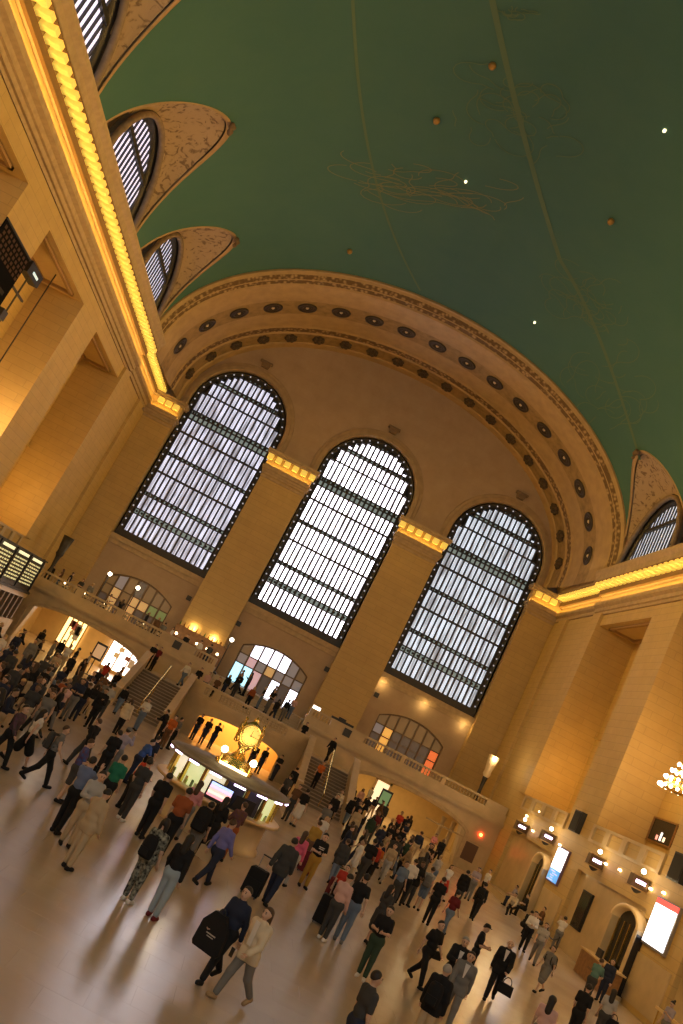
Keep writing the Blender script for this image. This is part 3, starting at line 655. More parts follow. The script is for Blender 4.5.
area('niche_light', (0, -6.4, 2.15), (0, 0, -1), 5, 3, 420, (1, .62, .2)).rotation_euler = (0, 0, 0)
# bowed parapet
for e0, e1, h0, h1 in ((-.12, .22, 0, .14), (-.12, .22, .84, 1.0)):
    mb = MB()
    for xa, xb in zip(xs[:-1], xs[1:]):
        P = [(xa, Y(xa)+e0), (xb, Y(xb)+e0), (xb, Y(xb)+e1), (xa, Y(xa)+e1)]
        mb.add([(p[0], p[1], lz+h0) for p in P]+[(p[0], p[1], lz+h1) for p in P], [(0, 1, 5, 4), (2, 3, 7, 6), (4, 5, 6, 7), (3, 2, 1, 0)])
    mb.obj('rail', MARB, lb)
mb = MB()
grp = [(-3.2, -2.5), (-2.2, .1), (.5, 2.5)]
for xa, xb in zip(xs[:-1], xs[1:]):
    xm = (xa+xb)/2
    hgt = .34 if any(a <= xm <= b_ for a, b_ in grp) else .84
    P = [(xa, Y(xa)-.05), (xb, Y(xb)-.05), (xb, Y(xb)+.15), (xa, Y(xa)+.15)]
    mb.add([(p[0], p[1], lz+.14) for p in P]+[(p[0], p[1], lz+hgt) for p in P], [(0, 1, 5, 4), (2, 3, 7, 6), (4, 5, 6, 7), (1, 2, 6, 5), (3, 0, 4, 7)])
mb.obj('pedestal', MARB, lb)
for a, b_ in grp:
    n = int(round((b_-a)/.22))
    for k in range(n):
        x = a+(b_-a)*(k+.5)/n; o = link('baluster', BALME, lb, (x, Y(x)+.05, lz+.36)); o.scale = (1, 1, 1.15)
for s in (-1, 1):
    MB().box(*sorted((s*4.3, s*4.05)), -2.3, -1.6, lz, lz+.95).obj('side_parapet', MARB, lb)
    # marble landing at the head of each flight
    MB().box(*sorted((s*4.3, s*7.5)), -2.0, 2.79, 0, lz).obj('flight_landing', MARB, lb)
# ---- the two lower flights
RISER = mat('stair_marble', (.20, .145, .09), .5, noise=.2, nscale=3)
for s, side in ((-1, 'left'), (1, 'right')):
    fl = empty('stair_flight', (s*5.9, -9, 0)); tag(fl, 'marble stair flight descending to the floor on the %s of the booth' % side, 'stair', 'lower stair flights')
    n = 14; run = .36
    for k in range(n):
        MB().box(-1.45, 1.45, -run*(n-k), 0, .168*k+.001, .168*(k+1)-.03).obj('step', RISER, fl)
        MB().box(-1.45, 1.45, -run*(n-k)-.03, -run*(n-k)+run*.96, .168*(k+1)-.03, .168*(k+1)).obj('tread_nosing', mat('pale_tread', (.40, .30, .19), .5), fl)  # treads paler than the step bodies
    L_ = run*n
    for sx, nm in ((-1.6, 'parapet'), (1.6, 'parapet')):
        poly = [(-L_-.5, 0), (0.1, 0), (.1, lz+1.0), (-.2, lz+1.0), (-L_-.1, 1.0), (-L_-.5, .95)]
        MB().prism(poly, sx-.15, sx+.15, plane='yz').obj(nm, MARB, fl)
        MB().prism([(.12, lz+1.0), (.12, lz+1.12), (-.2, lz+1.12), (-L_-.1, 1.12), (-L_-.6, 1.07), (-L_-.6, .95), (-L_-.1, 1.0), (-.2, lz+1.0)], sx-.22, sx+.22, plane='yz').obj('coping', MARB, fl)
    hr = MB(); hr.tube((0, -L_, .95), (0, 0, lz+.95), .035, n=8)
    for t in (0, .5, 1): hr.tube((0, -L_*(1-t)*.98-.05, lz*t+.0), (0, -L_*(1-t)*.98-.05, lz*t+.95), .025, n=6)
    hr.obj('handrail', BRASS, fl)

# ---- storefront windows on the balcony
FRM = mat('storefront_bronze', (.16, .10, .045), .45, .3)
def storefront(label, c, mats_, ncol, lower=True, light=None):
    r = empty('storefront', (c, YW+.3, 4.0)); tag(r, label, 'storefront')
    hw = 2.9; Z = lambda x: 3.05+.83*(1-(x/2.95)**2)
    rows = [(.05, 1.55), (1.65, 2.35), (2.45, None)]
    fr = MB(); fr.box(-hw, hw, -.06, .06, 1.55, 1.65); fr.box(-hw, hw, -.06, .06, 2.35, 2.45)
    n = 20; fr.grid([[(x, -.1, Z(x)+.02) for x in np.linspace(-hw, hw, n)], [(x, -.1, Z(x)-.12) for x in np.linspace(-hw, hw, n)], [(x, .06, Z(x)-.12) for x in np.linspace(-hw, hw, n)]])
    for k in range(ncol+1):
        x = -hw+2*hw*k/ncol; fr.box(x-.07, x+.07, -.09, .06, 0, Z(x)-.02)
    fr.obj('frame', FRM, r)
    for k in range(ncol):
        xa, xb = -hw+2*hw*k/ncol+.05, -hw+2*hw*(k+1)/ncol-.05
        for ri_, (z0, z1) in enumerate(rows):
            m = mats_(k, ri_)
            if m is None: continue
            za, zb_ = (Z(xa)-.12, Z(xb)-.12) if z1 is None else (z1, z1)
            MB().add([(xa, 0, z0), (xb, 0, z0), (xb, 0, zb_), (xa, 0, za), (xa, .02, z0), (xb, .02, z0), (xb, .02, zb_), (xa, .02, za)], [(0, 1, 2, 3), (7, 6, 5, 4), (0, 4, 5, 1), (2, 6, 7, 3), (1, 5, 6, 2), (0, 3, 7, 4)]).obj('pane', m, r)
    # room behind
    return r
def em(name, c, e): return mat(name, c, .4, emit=e, ecol=c)
P_DAY = em('pane_daylight', (.86, .86, 1), 3.2); P_CY = em('pane_cyan', (.45, .82, 1), 1.7); P_PK = em('pane_pink', (.85, .55, .6), .55); P_DK = mat('pane_dim', (.10, .07, .05), .25, emit=.06, ecol=(.7, .5, .4)); P_TAN = mat('pane_tan', (.30, .18, .07), .3, emit=.07, ecol=(.8, .5, .2)); P_OR = em('pane_orange', (1, .5, .1), .7); P_GR = em('pane_grey', (.45, .42, .45), .2); P_WARM = em('pane_warm', (1, .62, .24), .32); P_RED = em('pane_red', (1, .2, .05), .7); P_GN = em('pane_green', (.35, .5, .2), .14)
storefront('central arched storefront glowing with street daylight and coloured signs', 0,
    lambda k, r: [[P_CY, P_CY, P_PK, P_DK, P_DAY, P_DK, P_DAY], [P_GR, P_PK, P_GR, P_WARM, P_GR, P_GR, P_GR], [P_TAN, P_DAY, P_DAY, P_DAY, P_DAY, P_GR, P_TAN]][r][k], 7)
storefront('left arched restaurant window with amber panes behind the diners', -SW,
    lambda k, r: [[P_DK, P_WARM, P_DK, P_WARM, P_DK, P_DK, P_TAN], [P_TAN, P_WARM, P_TAN, P_WARM, P_WARM, P_GN, P_GN], [P_TAN, P_GR, P_TAN, P_DK, P_TAN, P_TAN, P_TAN]][r][k], 7)
storefront('right arched shopfront with orange banner and dark interior', SW,
    lambda k, r: [[P_DK, P_OR, P_DK, P_DK, P_DK, P_DK, P_RED], [P_GR, P_OR, P_DK, P_DK, P_DK, P_DK, P_RED], [P_TAN, P_TAN, P_TAN, P_TAN, P_TAN, P_TAN, P_TAN]][r][k], 7)
mb = MB(); mb.box(-19.9, 19.9, YW+2.6, YW+2.9, 4, 9.5); mb.box(-19.9, 19.9, YW+.7, YW+2.9, 9.4, 9.6); struct(mb.obj('wall_shops', mat('shop_interior', (.25, .16, .09), .7)), 'dim interior wall behind the storefronts')
# small dark wall vents beside the storefronts
for x in (-8.6, -4.05, 4.05, 8.6):
    v = MB().box(-.2, .2, -.06, 0, -.2, .2); v.box(-.14, .14, -.09, -.06, -.14, .14)
    o = v.obj('wall_vent', BRONZE, None, loc=(x, YW-(.0 if abs(x) > 8.2 or abs(x) < 4.1 else 0), 8.3)); tag(o, 'small dark square vent on the wall, %s' % {-8.6: 'right of the restaurant window', -4.05: 'left of the central storefront', 4.05: 'right of the central storefront', 8.6: 'left of the right shopfront'}[x], 'vent', 'wall vents')
# ---- torch sconces and uplights at the balcony ends, lamps on posts
def torch(label, x, y, lit=True):
    r = empty('torch_lamp', (x, y, 4.0)); tag(r, label, 'floor lamp', 'torch lamps')
    MB().lathe([(.02, 0), (.32, 0), (.32, .12), (.2, .2), (.14, .5), (.2, .8)], n=12).obj('base', BRONZE, r, True)
    MB().lathe([(.16, .8), (.12, 1.4), (.16, 2.0), (.2, 2.3)], n=12).obj('shaft', BRONZE, r, True)
    MB().lathe([(.2, 2.3), (.30, 2.5), (.26, 2.8), (.34, 3.2), (.42, 3.9), (.36, 3.9), (.28, 3.3), (.02, 3.0)], n=12).obj('bowl', mat('alabaster_bowl', (.75, .6, .4), .5) if lit else BRONZE, r, True)
    if lit: MB().ball((0, 0, 3.7), .13, 10).obj('flame_bulb', BULB, r, True); point('torch_light', (x, y-.5, 7.9), 110, .2, (1, .7, .35))
torch('tall torch lamp on balcony beside the right corner', 17.3, -2.6)
torch('tall dark torch lamp on balcony beside the left corner', -17.5, -2.6, False)
def post_lamp(label, x, y, zl, pw):
    r = empty('globe_lamp', (x, y, 4.0)); tag(r, label, 'lamp', 'globe lamps on posts'); h = zl-4.0
    MB().tube((0, 0, 0), (0, 0, h-.18), .045, n=8).lathe([(.02, 0), (.18, 0), (.18, .1), (.06, .2)], n=10).obj('post', BRONZE, r)
    MB().ball((0, 0, h), .15, 12).obj('globe', BULBW, r, True); point('globe_light', (x, y-.4, zl+.1), pw, .2, (1, .76, .45))
post_lamp('glowing globe lamp on a post left of the central storefront', -3.55, -2.6, 6.7, 60)
a = at((110, 574), y=-1); b_ = at((138, 588), y=-1)
post_lamp('left glowing globe lamp among the restaurant tables', a[0], -1, a[2], 60)
post_lamp('right glowing globe lamp among the restaurant tables', b_[0], -1, b_[2], 60)
# uplights washing the wall under the windows and pilasters
for x in (8.6, 12.4, 16.0, -7.0, -5.2): point('sill_light', (x, YW-(.5 if x > 0 else .95), 9.3 if x > 0 else 6.3), 26 if x > 0 else 60, .1, (1, .66, .25))
# small lamps on the pilaster base, restaurant bar
bar = empty('bar_counter', (-6.1, 3.0, 4.0)); tag(bar, 'restaurant bar counter with small amber lamps against the pilaster', 'bar')
MB().box(-2.3, 2.3, -.5, .5, 0, 1.15).obj('counter', WOOD, bar); MB().box(-2.2, 2.2, .6, .95, 0, 2.1).obj('back_shelf', WOOD, bar)
for k in range(5): MB().ball((-1.8+.9*k, -.2, 1.35), .1, 8).obj('lamp', BULB, bar, True)
for k in range(12): 
    x = -2.0+.36*k; MB().lathe([(.01, 0), (.05, 0), (.05, .2), (.02, .26), (.02, .34)], (x, .75, 2.1), 8).obj('bottle', mat('bottle_%d' % (k % 3), [(.1, .2, .08), (.3, .14, .04), (.35, .3, .2)][k % 3], .2), bar, True)
# restaurant tables behind the balustrade
TM = mat('table_linen', (.7, .6, .45), .7)
for k, x in enumerate((-16.2, -14.6, -13.0, -11.4, -9.8, -8.2, -6.6)):
    t = empty('restaurant_table', (x, -2.2, 4.0)); tag(t, 'small round candlelit restaurant table behind the left balustrade', 'table', 'restaurant tables')
    MB().lathe([(.02, .78), (.45, .78), (.46, .75), (.44, .6)], n=14).obj('table_top', TM, t, True); MB().tube((0, 0, 0), (0, 0, .75), .04).obj('leg', BLACK, t); MB().lathe([(.02, 0), (.25, 0), (.22, .04), (.04, .06)], n=12).obj('base', BLACK, t)
    MB().lathe([(.01, .79), (.04, .79), (.05, .92), (.01, .93)], n=8).obj('candle_lamp', BULB, t, True)
# a floodlit lamp and black fixture on the right part of the balustrade
o = MB().box(-.28, .28, -.1, .1, 0, .22).obj('lantern', em('lantern_light', (1, .82, .7), 5), None, loc=(4.05, -4.12, 5.05)); tag(o, 'small bright box lantern on the balustrade right of the centre', 'lantern')
r = empty('folded_sign', (6.1, -4.12, 5.05)); tag(r, 'black flat fixture lying on the balustrade right of the lantern', 'fixture')
MB().box(-.85, .85, -.15, .15, 0, .16).obj('body', BLACK, r); MB().box(-.35, .2, -.12, .12, .16, .3).obj('housing', BLACK, r)
# red signal light low on the right corner wall, brown plaque
o = MB().ball((0, 0, 0), .07, 8).lathe([(.12, .05), (.12, .0), (.05, 0)], n=8, axis='y').obj('signal_light', em('red_signal', (1, .08, .02), 25), None, True, loc=(at((481, 835), y=YB-.12)[0], YB-.12, at((481, 835), y=YB-.12)[2])); tag(o, 'small red signal light glowing on the wall by the right corner', 'signal light')
p = at((469, 852), y=YB); r = MB().box(-.42, .42, -.05, 0, -.55, .55).box(-.48, .48, -.03, 0, -.6, .6).obj('wall_plaque', mat('brown_board', (.12, .06, .03), .5), None, loc=(p[0], YB, p[2])); tag(r, 'brown notice board on the end wall right of the arch', 'notice board')
# notice stands inside arches
def stand(label, px, col, y):
    p = at(px, y=y); r = empty('notice_stand', (p[0], y, 0)); tag(r, label, 'notice stand', 'framed notice stands')
    MB().box(-.42, .42, -.06, .06, 1.15, 2.35).obj('frame', BLACK, r); MB().box(-.32, .32, -.075, -.06, 1.3, 2.2).obj('panel', em('notice_'+label.split()[5], col, .5), r)
    MB().tube((0, 0, 0), (0, 0, 1.15), .04).box(-.3, .3, -.25, .25, 0, .04).obj('post', BLACK, r)
stand('black framed notice stand with amber panel in the left arch', (99, 652), (.8, .5, .25), -3.4)
stand('black framed notice stand with green screen in the right arch', (384, 800), (.2, .35, .15), -2.6)

# ================================================================== INFORMATION BOOTH
bo = empty('information_booth', (.07, -36.4, 0)); tag(bo, 'round marble information booth with lit windows and brass clock', 'booth')
def cyl(prof, mm, name, n=32, smooth=True, parent=bo): return MB().lathe(prof, n=n).obj(name, mm, parent, smooth)
cyl([(1.95, 0), (1.95, .1), (1.86, .14), (1.86, 1.0), (1.95, 1.04)], MARB, 'base')
cyl([(1.6, 1.04), (2.2, 1.04), (2.22, 1.07), (2.22, 1.12), (2.18, 1.14), (1.6, 1.14)], mat('counter_brass_edge', (.62, .42, .18), .35, .3), 'counter')
nw = 16
for k in range(nw):
    a = 2*PI*k/nw
    MB().box(-.05, .05, -.05, .05, 1.14, 1.92).obj('window_post', BRASS, bo, loc=(1.88*math.cos(a), 1.88*math.sin(a), 0), rz=a)
    am = a+PI/nw; wd = 1.86*math.sin(PI/nw)-.06
    glow = [em('booth_interior_green', (.62, .66, .30), .95), em('booth_interior_cream', (.85, .78, .50), .9), mat('booth_interior_dark', (.05, .05, .06), .3)][2 if k in (12, 13) else k % 2]
    p_ = MB().box(-.015, .015, -wd, wd, 1.16, 1.90); p_.obj('booth_pane', glow, bo, loc=(1.78*math.cos(am), 1.78*math.sin(am), 0), rz=am)
    MB().box(-.03, .03, -wd*.62, wd*.62, 1.86, 1.91).obj('light_tube', STRIPW, bo, loc=(2.12*math.cos(am), 2.12*math.sin(am), 0), rz=am)
    for q in range(4):
        if glow.name == 'booth_interior_dark': continue
        yy = rng.uniform(-wd*.8, wd*.8); hh = rng.uniform(.1, .26); MB().box(.0, .03, yy-.04, yy+.05, 1.17, 1.17+hh).obj('leaflet', mat('leaflet_%d' % q, [(.5, .6, .15), (.75, .7, .4), (.2, .3, .12), (.7, .5, .2)][q], .5), bo, loc=(1.82*math.cos(am), 1.82*math.sin(am), 0), rz=am)
cyl([(1.7, 1.92), (2.16, 1.92), (2.19, 1.94), (2.19, 1.99), (2.16, 2.0), (1.8, 2.01), (1.78, 2.04), (1.0, 2.06), (.98, 2.09), (0.01, 2.1)], mat('booth_roof', (.24, .19, .12), .6, noise=.3, nscale=5), 'roof')
# screen facing the camera with coloured rows
sc = MB().box(-.42, .42, -.04, .0, -.28, .28).obj('screen', BLACK, bo, loc=(-.05, -1.97, 1.44))
for i, c in enumerate(((.45, .6, 1), (.75, .55, 1), (1, .5, .45), (1, .85, .6), (1, .35, .4))):
    MB().box(-.36, .36, -.05, -.041, .16-.085*i, .24-.085*i).obj('screen_row', em('row_%d' % i, c, 1.6), sc)
MB().box(-.36, .36, -.02, .02, -.2, .2).obj('dark_screen', BLACK, bo, loc=(.78, -1.84, 1.44), rz=.4)
# clock on a brass pedestal
ck = empty('clock', (.07, -36.4, 2.1)); tag(ck, 'four-faced brass ball clock glowing on top of the booth', 'clock'); ck.scale = (.9, .9, .9)
MB().lathe([(.01, 0), (.75, 0), (.75, .12), (.55, .16), (.55, .34), (.32, .4), (.2, .55), (.14, .7), (.24, .82), (.28, .9), (.14, .96)], n=20).obj('pedestal', BRASS, ck, True)
FACE = em('opal_face', (1, .70, .16), .85); HAND = mat('clock_hand', (.02, .015, .01), .4)
CZ = 1.30
MB().ball((0, 0, CZ), .36, 16).obj('case', BRASS, ck, True)
for k in range(4):
    fo = empty('clock_face', (0, 0, CZ), k*PI/2+.12, ck)
    MB().lathe([(.005, -.40), (.34, -.39), (.35, -.38)], n=28, axis='y').obj('dial', FACE, fo, True)
    MB().lathe([(.34, -.37), (.35, -.43), (.42, -.43), (.44, -.36), (.36, -.28)], n=28, axis='y').obj('bezel', BRASS, fo, True)
    h = MB(); h.prism([(-.012, -.04), (.012, -.04), (.01, .2), (-.01, .2)], -.425, -.415); h.prism([(-.05, -.012), (.26, -.008), (.26, .008), (-.05, .012)], -.435, -.427)
    h.obj('hands', HAND, fo)
    for q in range(12):
        a = 2*PI*q/12; MB().box(-.009, .009, -.415, -.408, .27, .32).obj('numeral', HAND, fo).matrix_local = Matrix.Rotation(a, 4, 'Y')
for s in (-1, 1):
    for t in (-1, 1):
        MB().tube((s*.42, t*.42, .9), (s*.36, t*.36, 1.75), .045, .03, 8).ball((s*.36, t*.36, 1.78), .06, 8).obj('corner_finial', BRASS, ck)
MB().lathe([(.3, 1.66), (.2, 1.74), (.09, 1.8), (.11, 1.86), (.05, 1.95), (.01, 2.0)], n=14).obj('crown', BRASS, ck, True)
MB().box(-.55, .55, -.84, -.78, .02, .10).obj('light_strip', em('booth_warm_strip', (1, .82, .5), 5), ck)
for s, lab in ((-1, 'left'), (1, 'right')):
    r = empty('booth_globe_lamp', (.07+s*.52, -36.95, 2.09)); tag(r, 'glowing white globe lamp on the booth roof %s of the clock stem' % lab, 'lamp', 'booth globe lamps')
    MB().lathe([(.01, 0), (.1, 0), (.1, .05), (.04, .1), (.04, .36)], n=10).obj('stem', BRASS, r, True); MB().ball((0, 0, .46), .115, 12).obj('globe', BULBW, r, True)
point('booth_light', (.07, -37.6, 2.9), 30, .2, (1, .76, .4))

# ================================================================== DEPARTURE BOARD AND TICKET WINDOWS (LEFT)
TB = empty('ticket_office', (-18.1, -12, 0)); tag(TB, 'long ticket office block with grey-brown grilles under the departure board', 'ticket office')
MB().box(-1.15, .9, -10, 6.6, 0, 1.1).obj('counter_wall', MARB, TB); MB().box(-1.15, .9, -10, 6.6, 2.75, 3.04).obj('entablature', MARB, TB); MB().box(-1.15, .2, -10, 6.6, 1.1, 2.75).obj('office_wall', mat('office_dark', (.08, .06, .045), .5), TB)
for k in range(16):
    y = -9.6+1.05*k; MB().box(.55, .85, y-.12, y+.12, 1.1, 2.75).obj('pilaster', mat('grey_brown_stone', (.20, .15, .11), .5), TB)
    g = MB()
    for q in range(5): g.box(.5, .55, y+.2+.14*q, y+.23+.14*q, 1.15, 2.6)
    g.box(.48, .56, y+.15, y+.9, 1.9, 1.96); g.obj('grille', BRASS, TB)
DB = empty('departure_board', (-17.15, -11.2, 3.2)); tag(DB, 'black departure board with rows of yellow lettering on the left', 'departure board')
MB().box(-.35, 0, -8, 5.4, 0, 2.3).obj('case', mat('board_black', (.018, .018, .020), .35), DB); MB().box(-.4, .1, -8.1, 5.5, -.14, .02).obj('lower_rail', BLACK, DB); MB().box(-.4, .1, -8.1, 5.5, 2.3, 2.4).obj('upper_rail', BLACK, DB)
HL = em('board_header_light', (.95, .92, .55), 1.1); TX = em('board_letters', (.85, .78, .38), .75)
for j in range(4):
    y0 = 4.9-3.3*j
    MB().box(0, .03, y0-2.6, y0-.35, 2.02, 2.2).obj('header_light', HL, DB)
    MB().box(-.02, .05, y0+.1, y0+.25, .05, 2.3).obj('divider', BLACK, DB)
    for r_ in range(7):
        z = 1.72-.22*r_; t = MB(); y = y0-2.75
        while y < y0-.2:
            wd = rng.uniform(.14, .42)
            t.box(0, .012, y, min(y+wd, y0-.15), z, z+.10); y += wd+rng.uniform(.08, .22)
        t.obj('letter_row', TX, DB)['kind'] = 'stuff'
# ---- dark banner on the left pier, floodlight on a mast
bn = empty('banner', (-19.2, -29.0, 17.4)); tag(bn, 'huge dark banner with pale pattern hanging on the left pier', 'banner')
MB().box(-.06, 0, -1.9, 1.85, -9, 0).obj('cloth', mat('banner_cloth', (.008, .008, .011), 1.0, spec=.05), bn); MB().tube((0, -1.95, 0), (0, 1.9, 0), .05).obj('rod', BLACK, bn)
PT = mat('banner_print', (.09, .055, .05), 1, spec=.05); PS = mat('banner_stripe', (.05, .045, .05), 1, spec=.05)
for i in range(9):
    for j in range(5):
        MB().box(0, .012, -1.7+.40*i+(.1 if j % 2 else 0), -1.48+.40*i+(.1 if j % 2 else 0), -.35-.24*j, -.2-.24*j).obj('print_mark', PT, bn)
for j in range(5): MB().box(0, .012, -1.75, 1.45-.0*j, -2.3-.55*j, -2.1-.55*j).obj('print_stripe', PS, bn)
fp = at((31, 273), x=-20.2); fl = empty('floodlight', (-20.2, fp[1], 6.35)); tag(fl, 'black floodlight with bright tube on a slim mast in the left bay', 'floodlight'); fh = fp[2]-6.35
MB().tube((0, 0, 0), (0, 0, fh-.3), .05).obj('mast', BRONZE, fl); MB().box(-.05, .05, -.9, .9, fh-1.35, fh-1.25).obj('crossbar', BRONZE, fl)
hd = MB().box(-.25, .25, -.95, .95, fh-.32, fh+.32).obj('lamp_head', BLACK, fl); MB().box(.25, .27, -.35, .45, fh-.1, fh+.03).obj('tube', em('cyan_tube', (.6, .8, .8), 1.0), hd); MB().box(-.3, .3, -.9, -.3, fh-3.0, fh-2.5).obj('lower_box', BRONZE, fl)

# ================================================================== RIGHT WALL FITTINGS
def on_wall(px, x=XW): p = at(px, x=x); return p
# illuminated poster screens
def poster(label, y0, y1, z0, z1, kind):
    r = empty('poster_screen', (XW, (y0+y1)/2, z0)); tag(r, label, 'screen'); h = (y1-y0)/2; H = z1-z0
    MB().box(-.14, 0, -h, h, 0, H).obj('case', STEEL if kind else mat('violet_case', (.18, .12, .2), .4), r)
    W_ = em('screen_white', (.95, .95, 1), 3.0)
    if kind == 0:
        MB().box(-.16, -.14, -h+.08, h-.08, .75, H-.08).obj('white_panel', W_, r); MB().box(-.16, -.14, -h+.08, h-.08, .08, .75).obj('blue_panel', em('screen_blue', (.12, .42, .95), 1.0), r)
        for k in range(5): MB().box(-.17, -.16, rng.uniform(-h+.1, 0), rng.uniform(.05, h-.12), .12+.12*k, .17+.12*k).obj('picture_mark', em('screen_pale', (.7, .8, 1), .9), r)
    else:
        MB().box(-.16, -.14, -h+.10, h-.06, .10, H-.30).obj('white_panel', W_, r); MB().box(-.16, -.14, -h+.06, h-.06, H-.30, H-.06).obj('red_header', em('screen_red', (1, .10, .08), 1.2), r)
        for k in range(2): MB().box(-.17, -.16, -h+.3, h-.3, H-.5-.14*k, H-.46-.14*k).obj('text_line', em('screen_pinkline', (1, .6, .6), 1.3), r)
    area('screen_glow', (XW-.3, (y0+y1)/2, (z0+z1)/2), (-1, 0, 0), 1.6, 1.6, 22, (.95, .95, 1))
poster('tall lit screen with blue lower picture on the pier', -17.05, -15.35, 2.5, 4.5, 0)
poster('large lit white screen with red header at the right edge', -29.75, -27.7, 2.6, 4.65, 1)
# black loudspeakers on piers
for lab, px in (('black tall loudspeaker panel on the pier above the blue screen', (580, 823)), ('black loudspeaker panel at the right edge above the white screen', (683, 870))):
    p = on_wall(px); r = empty('loudspeaker', (XW, p[1], p[2]-.6)); tag(r, lab, 'loudspeaker', 'pier loudspeakers')
    MB().box(-.3, 0, -.55, .55, 0, 1.2).obj('cabinet', BLACK, r); MB().box(-.32, -.3, -.48, .48, .08, 1.12).obj('grille', mat('speaker_cloth', (.03, .028, .026), .9), r)
# dark display board on the lower wall
p = on_wall((583, 911), XW+.25); r = empty('display_board', (XW+.25, p[1], p[2]-.95)); tag(r, 'tall black display board between the gate hood and the screen', 'display board')
MB().box(-.12, 0, -.62, .62, 0, 1.9).obj('case', BLACK, r); MB().box(-.14, -.12, -.54, .54, .08, 1.82).obj('face', GLASSDK, r)
# track signs with lit number strip and a globe above
for k, (px, lab) in enumerate((((520, 826), 'first lit track sign from the far corner on the right wall'), ((546, 836), 'second lit track sign, above the near side of the far gate'), ((594, 860), 'third lit track sign, left of the near gate'), ((637, 881), 'fourth lit track sign, above the near gate hood'))):
    p = on_wall(px, XW-.55); r = empty('track_sign', (XW+.0, p[1], p[2])); tag(r, lab, 'sign', 'track signs'); r.scale = (.82, .82, .82)
    MB().box(-1.05, -.08, -.25, .25, -.34, .30).obj('case', mat('sign_bronze', (.10, .06, .03), .4, .4), r); MB().box(-.86, -.28, -.27, -.25, -.07, .10).obj('number_strip', STRIPW, r)
    MB().box(-1.09, -.04, -.29, .29, .30, .36).obj('sign_cap', mat('sign_gilt', (.40, .26, .10), .45, .3), r); MB().box(-1.09, -.04, -.29, .29, -.40, -.34).obj('sign_foot', mat('sign_gilt', (.40, .26, .10), .45, .3), r)
    MB().lathe([(.02, -.62), (.1, -.6), (.24, -.5), (.30, -.40)], (-.55, 0, 0), 10).obj('pendant_base', BRONZE, r, True)
    MB().box(-.2, .3, -.05, .05, .05, .12).obj('bracket', BRONZE, r)
    MB().tube((-.5, 0, .36), (-.5, 0, .5), .03).obj('lamp_stem', BRONZE, r); MB().ball((-.5, 0, .62), .14, 10).obj('globe', BULBW, r, True)
    point('sign_globe_light', (XW-1.1, p[1], p[2]+.6), 45, .15, (1, .72, .36))
# small bracket bulbs along the wall
for px, lb_ in (((533, 831), 'between the first and second track signs'), ((560, 845), 'right of the second track sign'), ((606, 864), 'right of the third track sign'), ((620, 870), 'left of the fourth track sign'), ((651, 889), 'right of the fourth track sign'), ((664, 893), 'above the white lit screen'), ((527, 816), 'above the first track sign'), ((540, 812), 'above the second track sign')):
    p = on_wall(px, XW-.05); o = MB().ball((-.12, 0, 0), .055, 8).lathe([(.05, -.0), (.05, .06), (.02, .1)], (-.05, 0, -.05), 8).obj('wall_bulb', BULB, None, True, loc=(XW+.02, p[1], p[2])); tag(o, 'small bare bulb on the right wall '+lb_, 'wall lamp', 'small bulbs on the right wall')
# gates with arched hoods
for k, (ya, yb, lab) in enumerate(((-15.1, -12.9, 'far track gate with arched marble hood'), (-27.6, -24.7, 'near track gate with arched marble hood and dark door'))):
    c = (ya+yb)/2; hw = (yb-ya)/2; r = empty('track_gate', (XW, c, 0)); tag(r, lab+' on the right wall', 'gate', 'track gates')
    zt = 2.95; rr = .75
    n = 14; out = [(-hw, zt)]+[(-hw*math.cos(PI*j/n), zt+rr*math.sin(PI*j/n)) for j in range(1, n)]+[(hw, zt)]
    # hood: barrel canopy
    mb = MB(); hi = [(y*.84, zt-.02+(z-zt)*.80) for y, z in out]
    A = [(-.4, y, z) for y, z in out]; B_ = [(.3, y, z) for y, z in out]; C_ = [(-.4, y, z) for y, z in hi]; D_ = [(.3, y, z) for y, z in hi]
    mb.grid([B_, A, C_, D_]); mb.obj('hood', mat('hood_marble', (.72, .54, .30), .4), r, True)
    for sy in (-1, 1):
        MB().box(-.4, .3, sy*hw*.92-.14, sy*hw*.92+.14, 0, zt).obj('jamb', MARB, r)
    MB().box(.0, .1, -hw*.84, hw*.84, 0, zt+rr*.8).obj('door_leaf', GLASSDK, r)
    MB().box(-.36, -.0, -hw-.03, -hw-.0, .2, zt-.15).obj('side_door', GLASSDK, r)
    f = MB()
    for q in range(5): f.box(-.06, 0, -hw*.8+hw*.4*q-.03, -hw*.8+hw*.4*q+.03, 0, zt)
    f.obj('door_bars', BRASS, r)
    point('gate_light', (XW-1.3, c-1.2, 3.9), 40, .15, (1, .70, .32))
# wall panels (marble dado)
for y0, y1, z0, z1 in ((-18.3, -15.3, .25, 2.1), (-30.6, -27.5, .25, 2.2)):
    MB().box(XW-.06, XW, y0, y1, z0, z1).obj('dado_panel', MARB, bpy.data.objects['wall_right'])
MB().box(14.2, 18.6, YB-.06, YB, 1.9, 2.0).obj('dado_rail', MOULD, wbal)
# lit window in the gallery bay
r = empty('gallery_window', (22.15, -18.9-1.2, 7.0)); tag(r, 'dark gallery window with a lit interior in the right bay', 'window')
MB().box(-.1, .05, -1.3, 1.2, 0, 1.15).obj('glass', GLASSDK, r); MB().box(-.16, -.1, -1.4, 1.3, -.08, 0).box(-.16, -.1, -1.4, 1.3, 1.15, 1.23).box(-.16, -.1, -1.4, -1.3, 0, 1.2).box(-.16, -.1, 1.2, 1.3, 0, 1.2).obj('frame', WOOD, r)
for k in range(3): MB().box(-.12, -.1, -.6+.4*k, -.4+.4*k, .1, .35+.2*(k % 2)).obj('lit_item', em('gallery_lit_%d' % k, [(1, .8, .6), (.9, .9, .9), (1, .4, .3)][k], 1.3), r)
